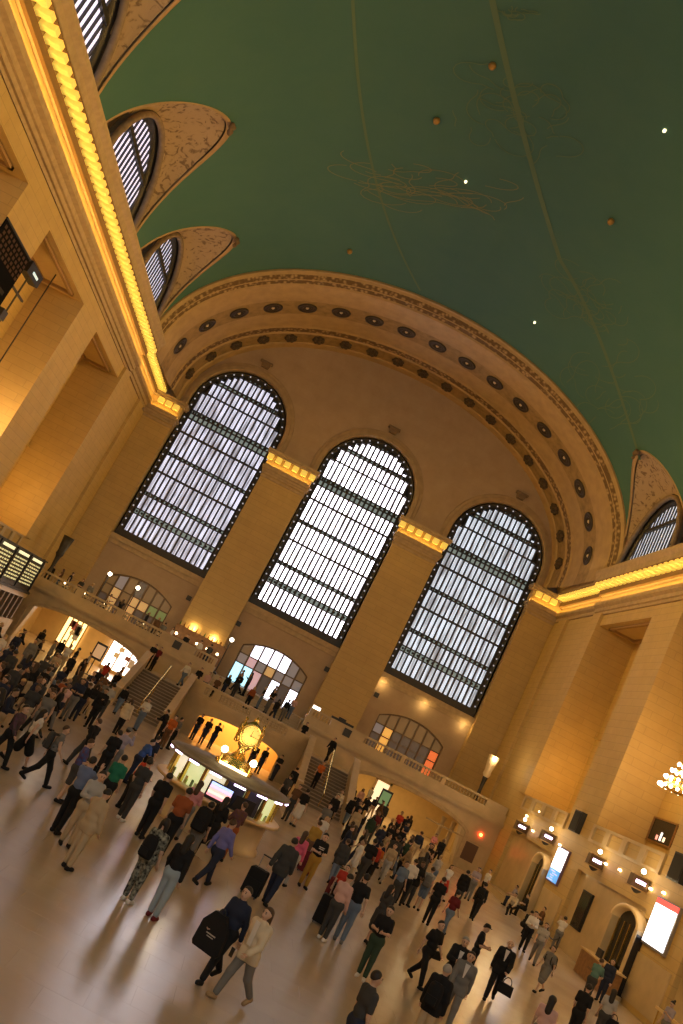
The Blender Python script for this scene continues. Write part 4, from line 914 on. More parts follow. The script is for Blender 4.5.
# chandelier
for s, lab, cy in ((1, 'right', -23.4), (-1, 'left', -21.2)):
    ch = empty('chandelier', (s*20.45, cy, 9.5)); tag(ch, 'melon-shaped chandelier of bare bulbs in the %s gallery bay' % lab, 'chandelier', 'bulb chandeliers')
    MB().lathe([(.02, -.15), (.7, -.1), (.85, .05), (.7, .2), (.3, .3), (.02, .3)], n=20).obj('bowl', BRASS, ch, True)
    for j, (rr, zz, n) in enumerate(((.95, .0, 18), (.8, .45, 14), (.62, .85, 11), (.42, 1.25, 8))):
        MB().lathe([(rr-.06, zz-.05), (rr, zz), (rr-.06, zz+.05)], n=20).obj('ring', BRASS, ch, True)
        for q in range(n): MB().ball((rr*math.cos(2*PI*q/n), rr*math.sin(2*PI*q/n), zz), .09, 6).obj('bulb', BULBW, ch, True)
    MB().tube((0, 0, .3), (0, 0, 9.75), .04).obj('chain', BRONZE, ch)
    point('chandelier_light', (s*19.6, cy, 10.4), 650, .8, (1, .55, .14))
for s in (-1, 1):
    for k in (0, 2, 3): point('gallery_light', (s*(20.7 if k == 0 else 18.9), (BAYS[k][0]+BAYS[k][1])/2, 8.6 if k == 0 else 9.8), 430 if k == 0 else 620, .5, (1, .55, .14) if k == 0 else (1, .62, .22))
# ---- help desk, barrier and handrails near the right edge
dk = empty('help_desk', (18.45, -26.6, 0), PI/2); tag(dk, 'wooden help desk with raised counter near the right wall', 'desk')
MB().box(-1.5, 1.5, -.35, .35, 0, 1.02).obj('body', WOOD, dk); MB().box(-1.58, 1.58, -.45, .42, 1.02, 1.09).obj('counter_top', mat('counter_edge', (.62, .42, .18), .4), dk); MB().box(-.3, .3, .35, .37, .5, .6).obj('label_plate', mat('dim_plate', (.18, .10, .05), .5), dk)
MB().box(.2, .7, -.05, .05, 1.09, 1.45).obj('monitor', BLACK, dk)
hr = empty('handrail', (18.5, -33.4, 0)); tag(hr, 'pale sloping handrail running along the right wall', 'handrail')
MB().box(-.05, .05, -5.0, 1.6, .95, 1.05).obj('rail', mat('rail_wood', (.75, .55, .26), .35), hr)
for k in range(5): MB().tube((0, -4.8+1.55*k, 0), (0, -4.8+1.55*k, .95), .03).obj('post', BRASS, hr)
for k in range(3): MB().box(-.02, .02, -4.7+1.55*k, -3.4+1.55*k, .2, .85).obj('panel', MARB, hr)
rp = empty('rope_barrier', (17.2, -23.0, 0)); tag(rp, 'black rope barrier by the near gate', 'rope barrier')
for k in range(3): MB().lathe([(.01, 0), (.16, 0), (.14, .03), (.03, .05), (.03, .9), (.05, .95), (.01, .98)], (0, -1.6+1.6*k, 0), 10).obj('post', BLACK, rp, True)
for k in range(2):
    t = MB(); P_ = [(0, -1.6+1.6*k+1.6*q/8, .88-.25*math.sin(PI*q/8)) for q in range(9)]
    for a, b_ in zip(P_[:-1], P_[1:]): t.tube(a, b_, .03, n=6)
    t.obj('rope', BLACK, rp)
bch = empty('wall_bench', (18.85, -13.5, 0)); tag(bch, 'low marble ledge where people sit by the right wall', 'bench')
MB().box(-.35, .4, -4, 5.2, 0, .35).obj('seat', MARB, bch); MB().box(-.4, .4, -4.05, 5.25, .35, .39).obj('edge', MOULD, bch)
# ---- painted gold lines and star lamps on the vault
def vhit(px, off=.03):
    d = ray(px); o_ = CAM; a, b_ = VA-off, VB-off
    A = d[0]**2/a**2+d[2]**2/b_**2; Bq = 2*(o_[0]*d[0]/a**2+(o_[2]-ZC)*d[2]/b_**2); C = o_[0]**2/a**2+(o_[2]-ZC)**2/b_**2-1
    t = (-Bq+math.sqrt(max(0, Bq*Bq-4*A*C)))/(2*A); return o_+t*d
def vnorm(p): n = np.array((-p[0]/VA**2, 0, -(p[2]-ZC)/VB**2)); return n/np.linalg.norm(n)
GL = mat('faded_gold_paint', (.22, .23, .12), .8); GL2 = mat('faint_gold_paint', (.115, .195, .12), .85)
def paint(name, polylines, wd, mm):
    mb = MB()
    for pl in polylines:
        P_ = [vhit(q) for q in pl]; rows = [[], []]
        for i, p in enumerate(P_):
            t = P_[min(i+1, len(P_)-1)]-P_[max(i-1, 0)]; sd = np.cross(vnorm(p), t); sd /= max(1e-6, np.linalg.norm(sd)); rows[0].append(p+sd*wd/2); rows[1].append(p-sd*wd/2)
        mb.grid(rows)
    return mb.obj(name, mm, vault)
def curve(pts, n=24):
    P_ = np.array(pts, float); t = np.linspace(0, 1, len(P_)); tt = np.linspace(0, 1, n); k = min(3, len(P_)-1)
    return [tuple(v) for v in np.stack([np.polyval(np.polyfit(t, P_[:, i], k), tt) for i in (0, 1)], 1)]
paint('painted_gold_band', [curve([(490, -10), (510, 80), (533, 170), (560, 260)], 30), curve([(560, 260), (600, 340), (640, 460)], 24)], .30, GL2)
paint('painted_gold_arc', [curve([(352, -10), (358, 70), (366, 140), (388, 220), (420, 290)], 30)], .16, GL2)
def scribble(cx, cy, rx, ry, n, ang, seed):
    r_ = np.random.RandomState(seed); out = []
    for k in range(n):
        a0 = r_.uniform(0, 2*PI); c = np.array((r_.uniform(-.7, .7)*rx, r_.uniform(-.6, .6)*ry)); rr = r_.uniform(.15, .5)
        pts = []
        ph = r_.uniform(0, 6); ln = r_.uniform(1.0, 4.0)
        for q in range(18):
            a = a0+ln*q/17; R_ = rr*(1+.35*math.sin(2.3*a+ph)); pts.append(c+np.array((rx*R_*math.cos(a), ry*R_*math.sin(a)*.8)))
        ca, sa = math.cos(ang), math.sin(ang)
        out.append([(cx+p[0]*ca-p[1]*sa, cy+p[0]*sa+p[1]*ca) for p in pts])
    return out
paint('painted_figure', scribble(515, 110, 70, 55, 26, .3, 3), .055, GL2); paint('painted_figure', scribble(430, 188, 85, 30, 34, .2, 5), .055, GL)
paint('painted_figure', scribble(590, 305, 50, 34, 30, .6, 8), .055, GL2); paint('painted_figure', scribble(610, 390, 45, 50, 20, .9, 11), .055, GL2); paint('painted_figure', scribble(520, 10, 22, 16, 8, .2, 13), .055, GL2)
for k, (px, on) in enumerate((((466, 181), 1), ((437, 119), 0), ((493, 64), 0), ((350, 250), 0), ((665, 130), 1), ((535, 322), 1), ((612, 220), 0))):
    p = vhit(px, .0); nn = vnorm(p); o = MB().ball(p+nn*.12, .045 if on else .2, 8).tube(p, p+nn*.1, .08).obj('star_lamp' if on else 'ceiling_fixture', em('star_light', (1, .85, .5), 3) if on else mat('ceiling_brass', (.45, .25, .06), .4, .4), vault, True)
# ================================================================== PEOPLE
def rcone(P, a, b, ra, rb):
    a = np.asarray(a, float); b = np.asarray(b, float); ba = b-a; L2 = max(1e-9, ba@ba)
    d = P-a; t = np.clip((d@ba)/L2, 0, 1); return np.linalg.norm(d-t[..., None]*ba, axis=-1)-(ra+(rb-ra)*t)
def smin(a, b, k):
    h = np.clip(.5+.5*(b-a)/k, 0, 1); return b*(1-h)+a*h-k*h*(1-h)
def union(P, caps, k=.035):
    f = None
    for c in caps:
        g = rcone(P, *c); f = g if f is None else smin(f, g, k)
    return f
def nets(fn, lo, hi, h):
    n = np.ceil((np.array(hi)-np.array(lo))/h).astype(int)+1
    ax = [lo[i]+h*np.arange(n[i]) for i in range(3)]
    G = np.stack(np.meshgrid(*ax, indexing='ij'), -1); F = fn(G)
    s = F < 0
    acc = np.zeros((n[0]-1, n[1]-1, n[2]-1, 3)); cnt = np.zeros((n[0]-1, n[1]-1, n[2]-1))
    cor = [(i, j, k) for i in (0, 1) for j in (0, 1) for k in (0, 1)]
    sl = lambda c: tuple(slice(c[d], n[d]-1+c[d]) for d in range(3))
    for i, a in enumerate(cor):
        for b in cor[i+1:]:
            if sum(abs(a[d]-b[d]) for d in range(3)) != 1: continue
            fa, fb = F[sl(a)], F[sl(b)]; m = (fa < 0) != (fb < 0)
            t = np.where(m, fa/np.where(m, fa-fb, 1), 0); pa, pb = np.array(a), np.array(b)
            acc += np.where(m[..., None], pa+(pb-pa)*t[..., None], 0); cnt += m
    act = cnt > 0; idx = -np.ones(act.shape, int); idx[act] = np.arange(act.sum())
    I = np.argwhere(act); V = (I+acc[act]/cnt[act][:, None])*h+np.array(lo)
    Q = []
    for d in range(3):
        e1, e2 = [(1, 2), (2, 0), (0, 1)][d]
        shp = [slice(1, n[k]-1) for k in range(3)]; shp[d] = slice(0, n[d]-1); sh2 = list(shp); sh2[d] = slice(1, n[d])
        a, b = s[tuple(shp)], s[tuple(sh2)]; m = a != b; J = np.argwhere(m)
        if not len(J): continue
        off = np.array([1 if k != d else 0 for k in range(3)]); J0 = J+off
        def g(o1, o2):
            q = J0.copy(); q[:, e1] -= o1; q[:, e2] -= o2; return idx[q[:, 0], q[:, 1], q[:, 2]]
        quad = np.stack([g(1, 1), g(0, 1), g(0, 0), g(1, 0)], 1); fl = ~a[m]
        quad[fl] = quad[fl][:, ::-1]; Q.append(quad)
    Q = np.concatenate(Q); Q = Q[(Q >= 0).all(1)]
    return V, Q
def mesh_from(name, V, Q, mats, extra=None):
    mb = MB(); mb.v = [tuple(v) for v in V.tolist()]; mb.f = [tuple(q) for q in Q.tolist()]; mb.m = [0]*len(mb.f)
    if extra: mb.add(extra.v, [f for f in extra.f]); mb.m[-len(extra.f):] = extra.m
    return mb.mesh(name, mats, True)
def rot(v, ax, a):
    c, s_ = math.cos(a), math.sin(a); x, y, z = v
    return np.array((x, y*c-z*s_, y*s_+z*c)) if ax == 'x' else np.array((x*c+z*s_, y, -x*s_+z*c)) if ax == 'y' else np.array((x*c-y*s_, x*s_+y*c, z))
R_ = math.radians
# pose: legs = ((hip fwd, knee bend) left, right); arms = ((upper fwd, out, elbow fwd, in) left, right)
POSES = dict(
    stand=dict(legs=((2, 2), (-2, 2)), arms=((4, 10, 12, 0), (2, 10, 14, 0))),
    relaxed=dict(legs=((10, 12), (-3, 0)), arms=((8, 12, 25, 5), (-6, 9, 10, 0)), lean=2),
    phone=dict(legs=((3, 3), (-3, 2)), arms=((18, 10, 100, 28), (6, 10, 18, 0)), nod=22),
    hold=dict(legs=((4, 4), (-4, 2)), arms=((16, 12, 80, 35), (16, 12, 80, 35)), nod=14),
    photo=dict(legs=((4, 4), (-4, 2)), arms=((62, 22, 110, 40), (62, 22, 110, 40)), nod=-4),
    walk=dict(legs=((26, 10), (-22, 22)), arms=((-20, 9, 14, 0), (22, 9, 26, 4)), lean=4),
    walk2=dict(legs=((-20, 24), (25, 8)), arms=((18, 9, 40, 8), (-16, 10, 12, 0)), lean=4),
    behind=dict(legs=((3, 2), (-3, 2)), arms=((-32, 16, 30, 42), (-32, 16, 30, 42))),
    folded=dict(legs=((3, 2), (-3, 2)), arms=((20, 14, 92, 62), (14, 14, 86, 66))),
    lean=dict(legs=((6, 10), (-8, 4)), arms=((48, 14, 50, 20), (44, 14, 55, 24)), lean=20),
    drag=dict(legs=((18, 8), (-14, 14)), arms=((-24, 12, 6, 0), (12, 10, 30, 6)), lean=7),
    sit=dict(legs=((84, 84), (80, 78)), arms=((30, 12, 60, 20), (30, 12, 55, 20)), lean=8, sit=1),
    crouch=dict(legs=((96, 120), (70, 112)), arms=((60, 10, 30, 12), (60, 10, 40, 16)), lean=28, sit=1))
def skeleton(pose):
    p = POSES[pose]; ln = R_(p.get('lean', 0)); K = {}
    pel = np.array((0, 0, .93)); T = lambda v: rot(np.array(v, float)-pel, 'x', -ln)+pel
    K['pelvis'] = pel; K['hip'] = [np.array((s*.088, 0, .90)) for s in (-1, 1)]
    K['waist'] = [T((s*.062, 0, 1.08)) for s in (-1, 1)]; K['chest'] = [T((s*.10, .005, 1.28)) for s in (-1, 1)]
    K['sh'] = [T((s*.178, -.005, 1.385)) for s in (-1, 1)]; K['neck'] = T((0, -.01, 1.42)); nk = T((0, 0, 1.50))
    nod = R_(p.get('nod', 0))
    def H(v): v = rot(np.array(v, float)-np.array((0, 0, 1.50)), 'x', -nod); return rot(v, 'x', -ln*.5)+nk
    K['H'] = H; K['nk'] = nk; K['knee'] = []; K['ankle'] = []; K['toe'] = []; K['heel'] = []
    for i, s in enumerate((-1, 1)):
        a, b = R_(p['legs'][i][0]), R_(p['legs'][i][1])
        d = rot((0, 0, -1), 'x', a); kn = K['hip'][i]+.42*d+np.array((s*.008, 0, 0)); d2 = rot((0, 0, -1), 'x', a-b); an = kn+.41*d2
        fa = (a-b)*.55 if not p.get('sit') else 0; fd = rot((0, 1, 0), 'x', fa); K['knee'].append(kn); K['ankle'].append(an)
        dn = rot((0, 0, -1), 'x', fa)*.055; K['heel'].append(an+dn-fd*.03); K['toe'].append(an+dn*1.05+fd*.15+np.array((s*.02, 0, 0)))
    K['elbow'] = []; K['wrist'] = []; K['hd'] = []; K['hs'] = []
    for i, s in enumerate((-1, 1)):
        u, o, e, n = [R_(v) for v in p['arms'][i]]
        d = rot(rot((0, 0, -1), 'x', u), 'y', -s*o); el = K['sh'][i]+.285*rot(d, 'x', -ln)
        d2 = rot(rot(rot((0, 0, -1), 'x', u+e), 'z', s*n), 'y', -s*o*.4); d2 = rot(d2, 'x', -ln); K['elbow'].append(el); K['wrist'].append(el+.255*d2); K['hd'].append(d2)
    z = min(min(t[2] for t in K['toe']), min(h[2] for h in K['heel']))-.035
    return K, z
def hand(mb, w, d, s):
    d = d/np.linalg.norm(d); sd = np.cross(d, (0, 1, .01)); sd = sd/max(1e-6, np.linalg.norm(sd)); nr = np.cross(sd, d)
    c = w+d*.085
    mb.add([w+sd*a*.028+nr*b*.014 for a in (-1, 1) for b in (-1, 1)]+[c+sd*a*.040+nr*b*.011 for a in (-1, 1) for b in (-1, 1)], [(0, 1, 3, 2), (4, 6, 7, 5), (0, 4, 5, 1), (2, 3, 7, 6), (0, 2, 6, 4), (1, 5, 7, 3)])
    for k, L_ in enumerate((.066, .078, .072, .056)):
        b0 = c+sd*(-.03+.02*k)-d*.006; m = b0+d*L_*.55+nr*.008; e = m+d*L_*.40+nr*.022; mb.tube(b0, m, .0095, .0085, 5).tube(m, e, .0085, .007, 5)
    b0 = w+d*.03-sd*s*.026; m = b0+d*.03-sd*s*.03+nr*.006; mb.tube(b0, m, .011, .010, 5).tube(m, m+d*.034-sd*s*.006+nr*.012, .010, .008, 5)
PC = {}
def person_meshes(pose, sleeve, bottom, hair):
    key = ('sk', pose)
    if key not in PC: PC[key] = skeleton(pose)
    K, zoff = PC[key]; H = K['H']
    allp = [K['hip'][0], K['hip'][1], *K['knee'], *K['toe'], *K['heel'], *K['elbow'], *K['wrist'], H((0, 0, 1.74)), *K['sh']]
    lo = np.min(allp, 0)-.17; hi = np.max(allp, 0)+.17; h = .0235
    tor = [(K['chest'][0], K['chest'][1], .106, .106), (K['waist'][0], K['waist'][1], .096, .096), (K['hip'][0], K['hip'][1], .104, .104), (K['neck'], K['waist'][0]*.5+K['waist'][1]*.5, .075, .11)]
    legs = [c for i in (0, 1) for c in ((K['hip'][i], K['knee'][i], .090, .060), (K['knee'][i], K['ankle'][i], .058, .038))]
    arms = [c for i in (0, 1) for c in ((K['sh'][i], K['elbow'][i], .054, .042), (K['elbow'][i], K['wrist'][i], .040, .028))]
    shl = [(K['sh'][0], K['sh'][1], .055, .055)]
    hz = [(H((0, -.012, 1.625)), H((0, .012, 1.60)), .094, .086), (H((0, .045, 1.545)), H((0, .02, 1.58)), .048, .07), (H((0, .10, 1.60)), H((0, .118, 1.575)), .010, .017), (H((-.088, 0, 1.59)), H((-.088, -.005, 1.61)), .016, .02), (H((.088, 0, 1.59)), H((.088, -.005, 1.61)), .016, .02)]
    out = {}
    k1 = ('body', pose)
    if k1 not in PC:
        feet = [(K['heel'][i], K['toe'][i], .040, .034) for i in (0, 1)]+[(K['ankle'][i], K['heel'][i], .036, .04) for i in (0, 1)]
        neck = [(K['neck'], H((0, -.01, 1.55)), .058, .052)]
        V, Q = nets(lambda P: union(P, tor+shl+legs+arms+feet+neck+hz, .028), lo, hi, h); V[:, 2] -= zoff
        ex = MB()
        Z = np.array((0, 0, zoff))
        for i, s in enumerate((-1, 1)): hand(ex, K['wrist'][i]-Z, K['hd'][i], s)
        for s in (-1, 1): ex.ball(H((s*.034, .088, 1.618))-Z, .012, 6, 1); ex.tube(H((s*.018, .098, 1.642))-Z, H((s*.052, .088, 1.642))-Z, .006, n=5, mi=1)
        ex.tube(H((-.022, .092, 1.545))-Z, H((.022, .092, 1.545))-Z, .008, n=5, mi=2)
        PC[k1] = mesh_from('person_body', V, Q, [mat('skin_a', (.52, .33, .23), .6), mat('eye_dark', (.02, .015, .012), .4), mat('lips', (.35, .14, .11), .5)], ex)
    out['body'] = PC[k1]
    k2 = ('top', pose, sleeve)
    if k2 not in PC:
        g = .016 if sleeve != 'jacket' else .028
        hem = {'tee': .88, 'long': .86, 'jacket': .76, 'dress': .55, 'tank': .88}[sleeve]
        frac = {'tee': .0, 'long': 1., 'jacket': 1., 'dress': 0., 'tank': -1}[sleeve]
        A = []
        for i in (0, 1):
            if frac >= 0: A.append((K['sh'][i], K['elbow'][i]*(1 if frac > 0 else .72)+K['sh'][i]*(0 if frac > 0 else .28), .056+g, .046+g))
            else: A.append((K['sh'][i], K['sh'][i]*.8+K['elbow'][i]*.2, .05+g, .04+g))
            if frac > 0: A.append((K['elbow'][i], K['elbow'][i]*.06+K['wrist'][i]*.94, .044+g, .034+g))
        T_ = [(a, b, ra+g, rb+g) for a, b, ra, rb in tor+shl]
        if sleeve == 'dress': T_ += [(K['hip'][i], K['knee'][i]*.8+K['hip'][i]*.2, .13, .16) for i in (0, 1)]
        if sleeve == 'jacket': T_ += [(K['hip'][i], K['knee'][i]*.3+K['hip'][i]*.7, .13, .125) for i in (0, 1)]
        sit = POSES[pose].get('sit')
        def fn(P): t = union(P, T_, .05); t = np.maximum(t, (hem if not sit else .84)-P[..., 2]); return smin(t, union(P, A, .02), .02)
        V, Q = nets(fn, lo, hi, h); V[:, 2] -= zoff; PC[k2] = mesh_from('top', V, Q, [MATS['skin_a']])
    out['top'] = PC[k2]
    k3 = ('bot', pose, bottom)
    if k3 not in PC:
        g = .016
        fr = {'trousers': .93, 'shorts': -.1, 'skirt': 0}[bottom]
        T_ = [(K['hip'][0], K['hip'][1], .118+g, .118+g), (K['waist'][0], K['waist'][1], .10+g, .10+g)]
        for i in (0, 1):
            if bottom == 'skirt': T_.append((K['hip'][i], K['knee'][i], .13, .14))
            elif bottom == 'shorts': T_.append((K['hip'][i], K['knee'][i]*.85+K['hip'][i]*.15, .10+g, .078+g))
            else: T_ += [(K['hip'][i], K['knee'][i], .094+g, .068+g), (K['knee'][i], K['ankle'][i]*fr+K['knee'][i]*(1-fr), .066+g, .050+g)]
        def fn(P): return np.maximum(union(P, T_, .03), P[..., 2]-1.02)
        V, Q = nets(fn, lo, hi, h); V[:, 2] -= zoff; PC[k3] = mesh_from('trousers', V, Q, [MATS['skin_a']])
    out['bottom'] = PC[k3]
    k4 = ('shoe', pose)
    if k4 not in PC:
        L_ = []
        for i in (0, 1):
            V, Q = nets(lambda P: union(P, [(K['heel'][i], K['toe'][i], .052, .044), (K['heel'][i], K['ankle'][i]+(K['heel'][i]-K['ankle'][i])*.2, .05, .044)], .02), np.minimum(K['heel'][i], K['toe'][i])-.09, np.maximum(np.maximum(K['heel'][i], K['toe'][i]), K['ankle'][i])+.09, .022)
            V[:, 2] -= zoff; V[:, 2] = np.maximum(V[:, 2], .002) if not POSES[pose]['legs'][0][0] in () else V[:, 2]; L_.append(mesh_from('shoe', V, Q, [MATS['skin_a']]))
        PC[k4] = L_
    out['shoe'] = PC[k4]
    if hair != 'bald':
        k5 = ('hair', pose, hair)
        if k5 not in PC:
            base = [(H((0, -.016, 1.630)), H((0, .006, 1.612)), .104, .093)]
            c0 = H((0, .0, 1.60)); nrm = H((0, -.62, 1.60+.78))-c0
            lg = {'short': [], 'long': [(H((0, -.05, 1.62)), K['nk']+np.array((0, -.085, -.13)), .095, .085)], 'bun': [(H((0, -.10, 1.68)), H((0, -.13, 1.70)), .05, .05)], 'bob': [(H((-.06, -.03, 1.60)), H((-.07, -.03, 1.50)), .06, .05), (H((.06, -.03, 1.60)), H((.07, -.03, 1.50)), .06, .05)]}[hair]
            def fn(P):
                f = np.maximum(union(P, base, .02), -((P-c0)@nrm)+.030)
                if lg: f = smin(f, union(P, lg, .03), .02)
                return f
            c = H((0, 0, 1.6)); V, Q = nets(fn, np.minimum(c, K['nk'])-.26, c+.26, .02); V[:, 2] -= zoff; PC[k5] = mesh_from('hair', V, Q, [MATS['skin_a']])
        out['hair'] = PC[k5]
    return out
SKIN = {'l': (.56, .36, .26), 'm': (.42, .26, .17), 'd': (.20, .115, .075)}
HAIRC = {'k': (.012, .009, .008), 'b': (.06, .032, .016), 'g': (.32, .30, .28), 'y': (.42, .28, .12)}
PAL = dict(black=(.014, .014, .016), navy=(.022, .028, .055), charcoal=(.05, .05, .052), grey=(.17, .165, .16), lightgrey=(.38, .37, .36), white=(.66, .63, .60), cream=(.62, .52, .38), beige=(.44, .34, .22), tan=(.36, .24, .13), brown=(.14, .075, .04), rust=(.30, .085, .03), red=(.42, .045, .03), orange=(.50, .13, .03), yellow=(.50, .32, .05), mustard=(.38, .22, .04), pink=(.60, .26, .28), hotpink=(.62, .12, .22), palepink=(.60, .38, .34), green=(.02, .16, .10), olive=(.10, .10, .05), darkgreen=(.035, .06, .04), teal=(.10, .20, .19), blue=(.05, .10, .30), slateblue=(.13, .17, .30), purpleblue=(.16, .16, .42), lightblue=(.30, .40, .52), denim=(.14, .19, .28), lightdenim=(.30, .37, .44), lilac=(.34, .30, .38), maroon=(.14, .02, .025))
NAMEC = dict(navy='navy', lightgrey='light grey', palepink='pale pink', hotpink='hot pink', darkgreen='dark green', slateblue='slate blue', purpleblue='violet blue', lightblue='light blue', lightdenim='light denim')
def cloth(c, pat=None):
    n = 'cloth_'+c+('_'+pat if pat else '')
    if n in MATS: return MATS[n]
    if not pat: return mat(n, PAL[c], .85, spec=.2)
    m = mat(n, PAL[c], .85, noise=.9, nscale=14, dark={'floral': (.35, .36, .30), 'plaid': (.12, .05, .09)}.get(pat, (.4, .4, .4)), spec=.2); return m
def setmat(o, *ms):
    for i, m in enumerate(ms): o.material_slots[i].link = 'OBJECT'; o.material_slots[i].material = m
ZONES = {}; DESC = {}; OCC = []
def person(px=None, pose='stand', face=0, top='black', sleeve='tee', bot='navy', kind='trousers', hair='short', hc='k', skin='l', shoe='black', ht=1.72, label=None, zone=None, fz=0, y=None, pat=None, botpat=None, pos=None, cap=None):
    if pos is None:
        hs = ht*1.0
        if POSES[pose].get('sit'): hs = ht*.76 if pose == 'sit' else ht*.62
        q = at(px, z=fz+hs) if y is None else at(px, y=y)
        if y is None and fz == 0:
            lim = -14.9 if 4.0 < abs(q[0]) < 7.9 else -10.9 if abs(q[0]) <= 4.0 else 8.0
            if q[1] > lim: q = at(px, y=lim)
        pos = (q[0], q[1])
    OCC.append((pos[0], pos[1], fz))
    M = person_meshes(pose, sleeve, kind, hair)
    s = ht/1.725
    o = link('person', M['body'], None, (pos[0], pos[1], fz+.001), -R_(face)); wd_ = rng.uniform(.88, .97); o.scale = (s*wd_, s*wd_, s)
    setmat(o, mat('skin_'+skin, SKIN[skin], .6), MATS['eye_dark'], MATS['lips'])
    c = link({'tee': 'shirt', 'long': 'shirt', 'jacket': 'jacket', 'dress': 'dress', 'tank': 'vest_top'}[sleeve], M['top'], o); setmat(c, cloth(top, pat))
    b = link(kind, M['bottom'], o); setmat(b, cloth(bot, botpat))
    for sm in M['shoe']: k = link('shoe', sm, o); setmat(k, cloth(shoe))
    if hair != 'bald': hh = link('hair', M['hair'], o); setmat(hh, mat('hair_'+hc, HAIRC[hc], .6))
    if cap:
        K, zo = PC[('sk', pose)]; c0 = K['H']((0, 0, 1.675))-np.array((0, 0, zo)); cm = MB().lathe([(.108, -.02), (.112, .02), (.08, .07), (.005, .085)], tuple(c0), 12); cm.prism([(-.08, .06), (.08, .06), (.07, .20), (-.07, .20)], c0[2]-.02, c0[2]-.008, plane='xy') ; cm.obj('cap', cloth(cap), o, True)
    o['category'] = 'person'
    DESC[o.name] = (top, sleeve, bot, kind, hair, pat)
    if label: o['label'] = label
    else: ZONES.setdefault(zone, []).append(o)
    return o
def lab(px, label, **k): return person(px, label=label, **k)

# ---- things people carry
def hold_at(p, off, rz=0):
    """world point at a local offset (right, forward, up) of a person"""
    a = p.rotation_euler[2]; s = p.scale[0]; x, y, z = [v*s for v in off]
    return (p.location[0]+x*math.cos(a)-y*math.sin(a), p.location[1]+x*math.sin(a)+y*math.cos(a), p.location[2]+z)
def backpack(p, label, col='black', big=1.0):
    r = empty('backpack', hold_at(p, (0, -.135-.10*big, 1.02)), p.rotation_euler[2]); tag(r, label, 'backpack', 'backpacks'); m = cloth(col)
    w, d, h = .155*big, .10*big, .44*big
    mb = MB(); mb.grid([[(w*f*math.cos(a)*(1 if abs(math.cos(a)) > .0 else 1), d*f*math.sin(a), z) for a in np.linspace(0, 2*PI, 17)] for z, f in ((0, .02), (0, .9), (.05, 1.02), (h*.6, 1.02), (h*.88, .9), (h, .6), (h*1.02, .02))]); mb.obj('bag_body', m, r, True)
    MB().box(-w*.7, w*.7, -d*1.25, -d*.7, .05, h*.45).obj('front_pocket', m, r)
    for s in (-1, 1):
        t = MB(); P_ = [(s*.10, d*.8, h*.92), (s*.11, d*.8+.10, h*.98), (s*.115, d*.8+.24, h*.85), (s*.125, d*.8+.25, h*.45), (s*.14, d*.7+.08, .1)]
        for a, b in zip(P_[:-1], P_[1:]): t.tube(a, b, .018, n=5)
        t.obj('strap', m, r)
def suitcase(pos, label, col, rz=0, h=.68):
    r = empty('suitcase', (pos[0], pos[1], 0), rz); tag(r, label, 'suitcase', 'rolling suitcases'); m = cloth(col); w, d = h*.34, h*.19
    mb = MB(); mb.prism([(-w, .07), (-w+.03, .05), (w-.03, .05), (w, .08), (w, h-.04), (w-.04, h), (-w+.04, h), (-w, h-.04)], -d, d); mb.obj('case', m, r)
    MB().prism([(-w*.8, .14), (w*.8, .14), (w*.8, h*.62), (-w*.8, h*.62)], -d-.03, -d).obj('front_pocket', m, r)
    for s in (-1, 1):
        MB().tube((s*w*.45, d*.6, h), (s*w*.45, d*.6, h+.32), .012, n=6).obj('handle_rod', STEEL, r)
        for t in (-1, 1): MB().lathe([(.005, -.015), (.045, -.015), (.045, .015), (.005, .015)], (s*(w-.05), t*d*.7, .046), 10, axis='x').obj('wheel', BLACK, r)
    MB().tube((-w*.5, d*.6, h+.33), (w*.5, d*.6, h+.33), .018, n=6).obj('handle_grip', BLACK, r)
def handbag(p, label, col='black', off=(.3, .02, .62), size=.30, kind='handbag'):
    r = empty(kind, hold_at(p, off), p.rotation_euler[2]); tag(r, label, 'bag', 'bags in hand'); m = cloth(col); w = size
    MB().prism([(-w*.55, 0), (w*.55, 0), (w*.5, w*.7), (-w*.5, w*.7)], -.06, .06).obj('bag_body', m, r)
    t = MB(); P_ = [(w*.3*math.cos(a), 0, w*.7+w*.45*math.sin(a)) for a in np.linspace(0, PI, 9)]
    for a, b in zip(P_[:-1], P_[1:]): t.tube(a, b, .012, n=5)
    t.obj('strap', m, r); MB().box(-w*.5, w*.5, -.066, -.06, w*.35, w*.68).obj('flap', m, r)
def phone(p, label, off=(-.06, .36, 1.2)):
    r = empty('phone', hold_at(p, off), p.rotation_euler[2]); tag(r, label, 'phone', 'phones in hand')
    MB().box(-.04, .04, -.006, .006, 0, .15).obj('case', BLACK, r); MB().box(-.035, .035, -.009, -.006, .01, .14).obj('screen', GLASSDK, r)

# ---- foreground and middle distance, one by one
a1 = lab((95, 758), 'man in slate blue shirt and black trousers raising a phone, left foreground', pose='photo', face=20, top='slateblue', sleeve='tee', bot='black', ht=1.78)
phone(a1, 'phone raised by the man in slate blue shirt', (.0, .30, 1.60))
a2 = lab((108, 790), 'man in beige jacket and beige trousers standing left of the booth', pose='phone', face=35, top='beige', sleeve='jacket', bot='beige', ht=1.66, shoe='black')
a3 = lab((104, 772), 'man in grey vest and white sleeves behind the beige jacket', pose='hold', face=155, top='lightgrey', sleeve='long', bot='beige', ht=1.70)
a4 = lab((92, 740), 'person in blue plaid shirt and dark shorts at left', pose='hold', face=70, top='blue', pat='plaid', sleeve='tee', bot='charcoal', kind='shorts', ht=1.70, hc='b')
a5 = lab((68, 724), 'person in grey tank top and wide black trousers walking at left', pose='walk', face=75, top='grey', sleeve='tank', bot='black', hc='b', ht=1.70); backpack(a5, 'dark backpack on the person in grey tank top', 'charcoal')
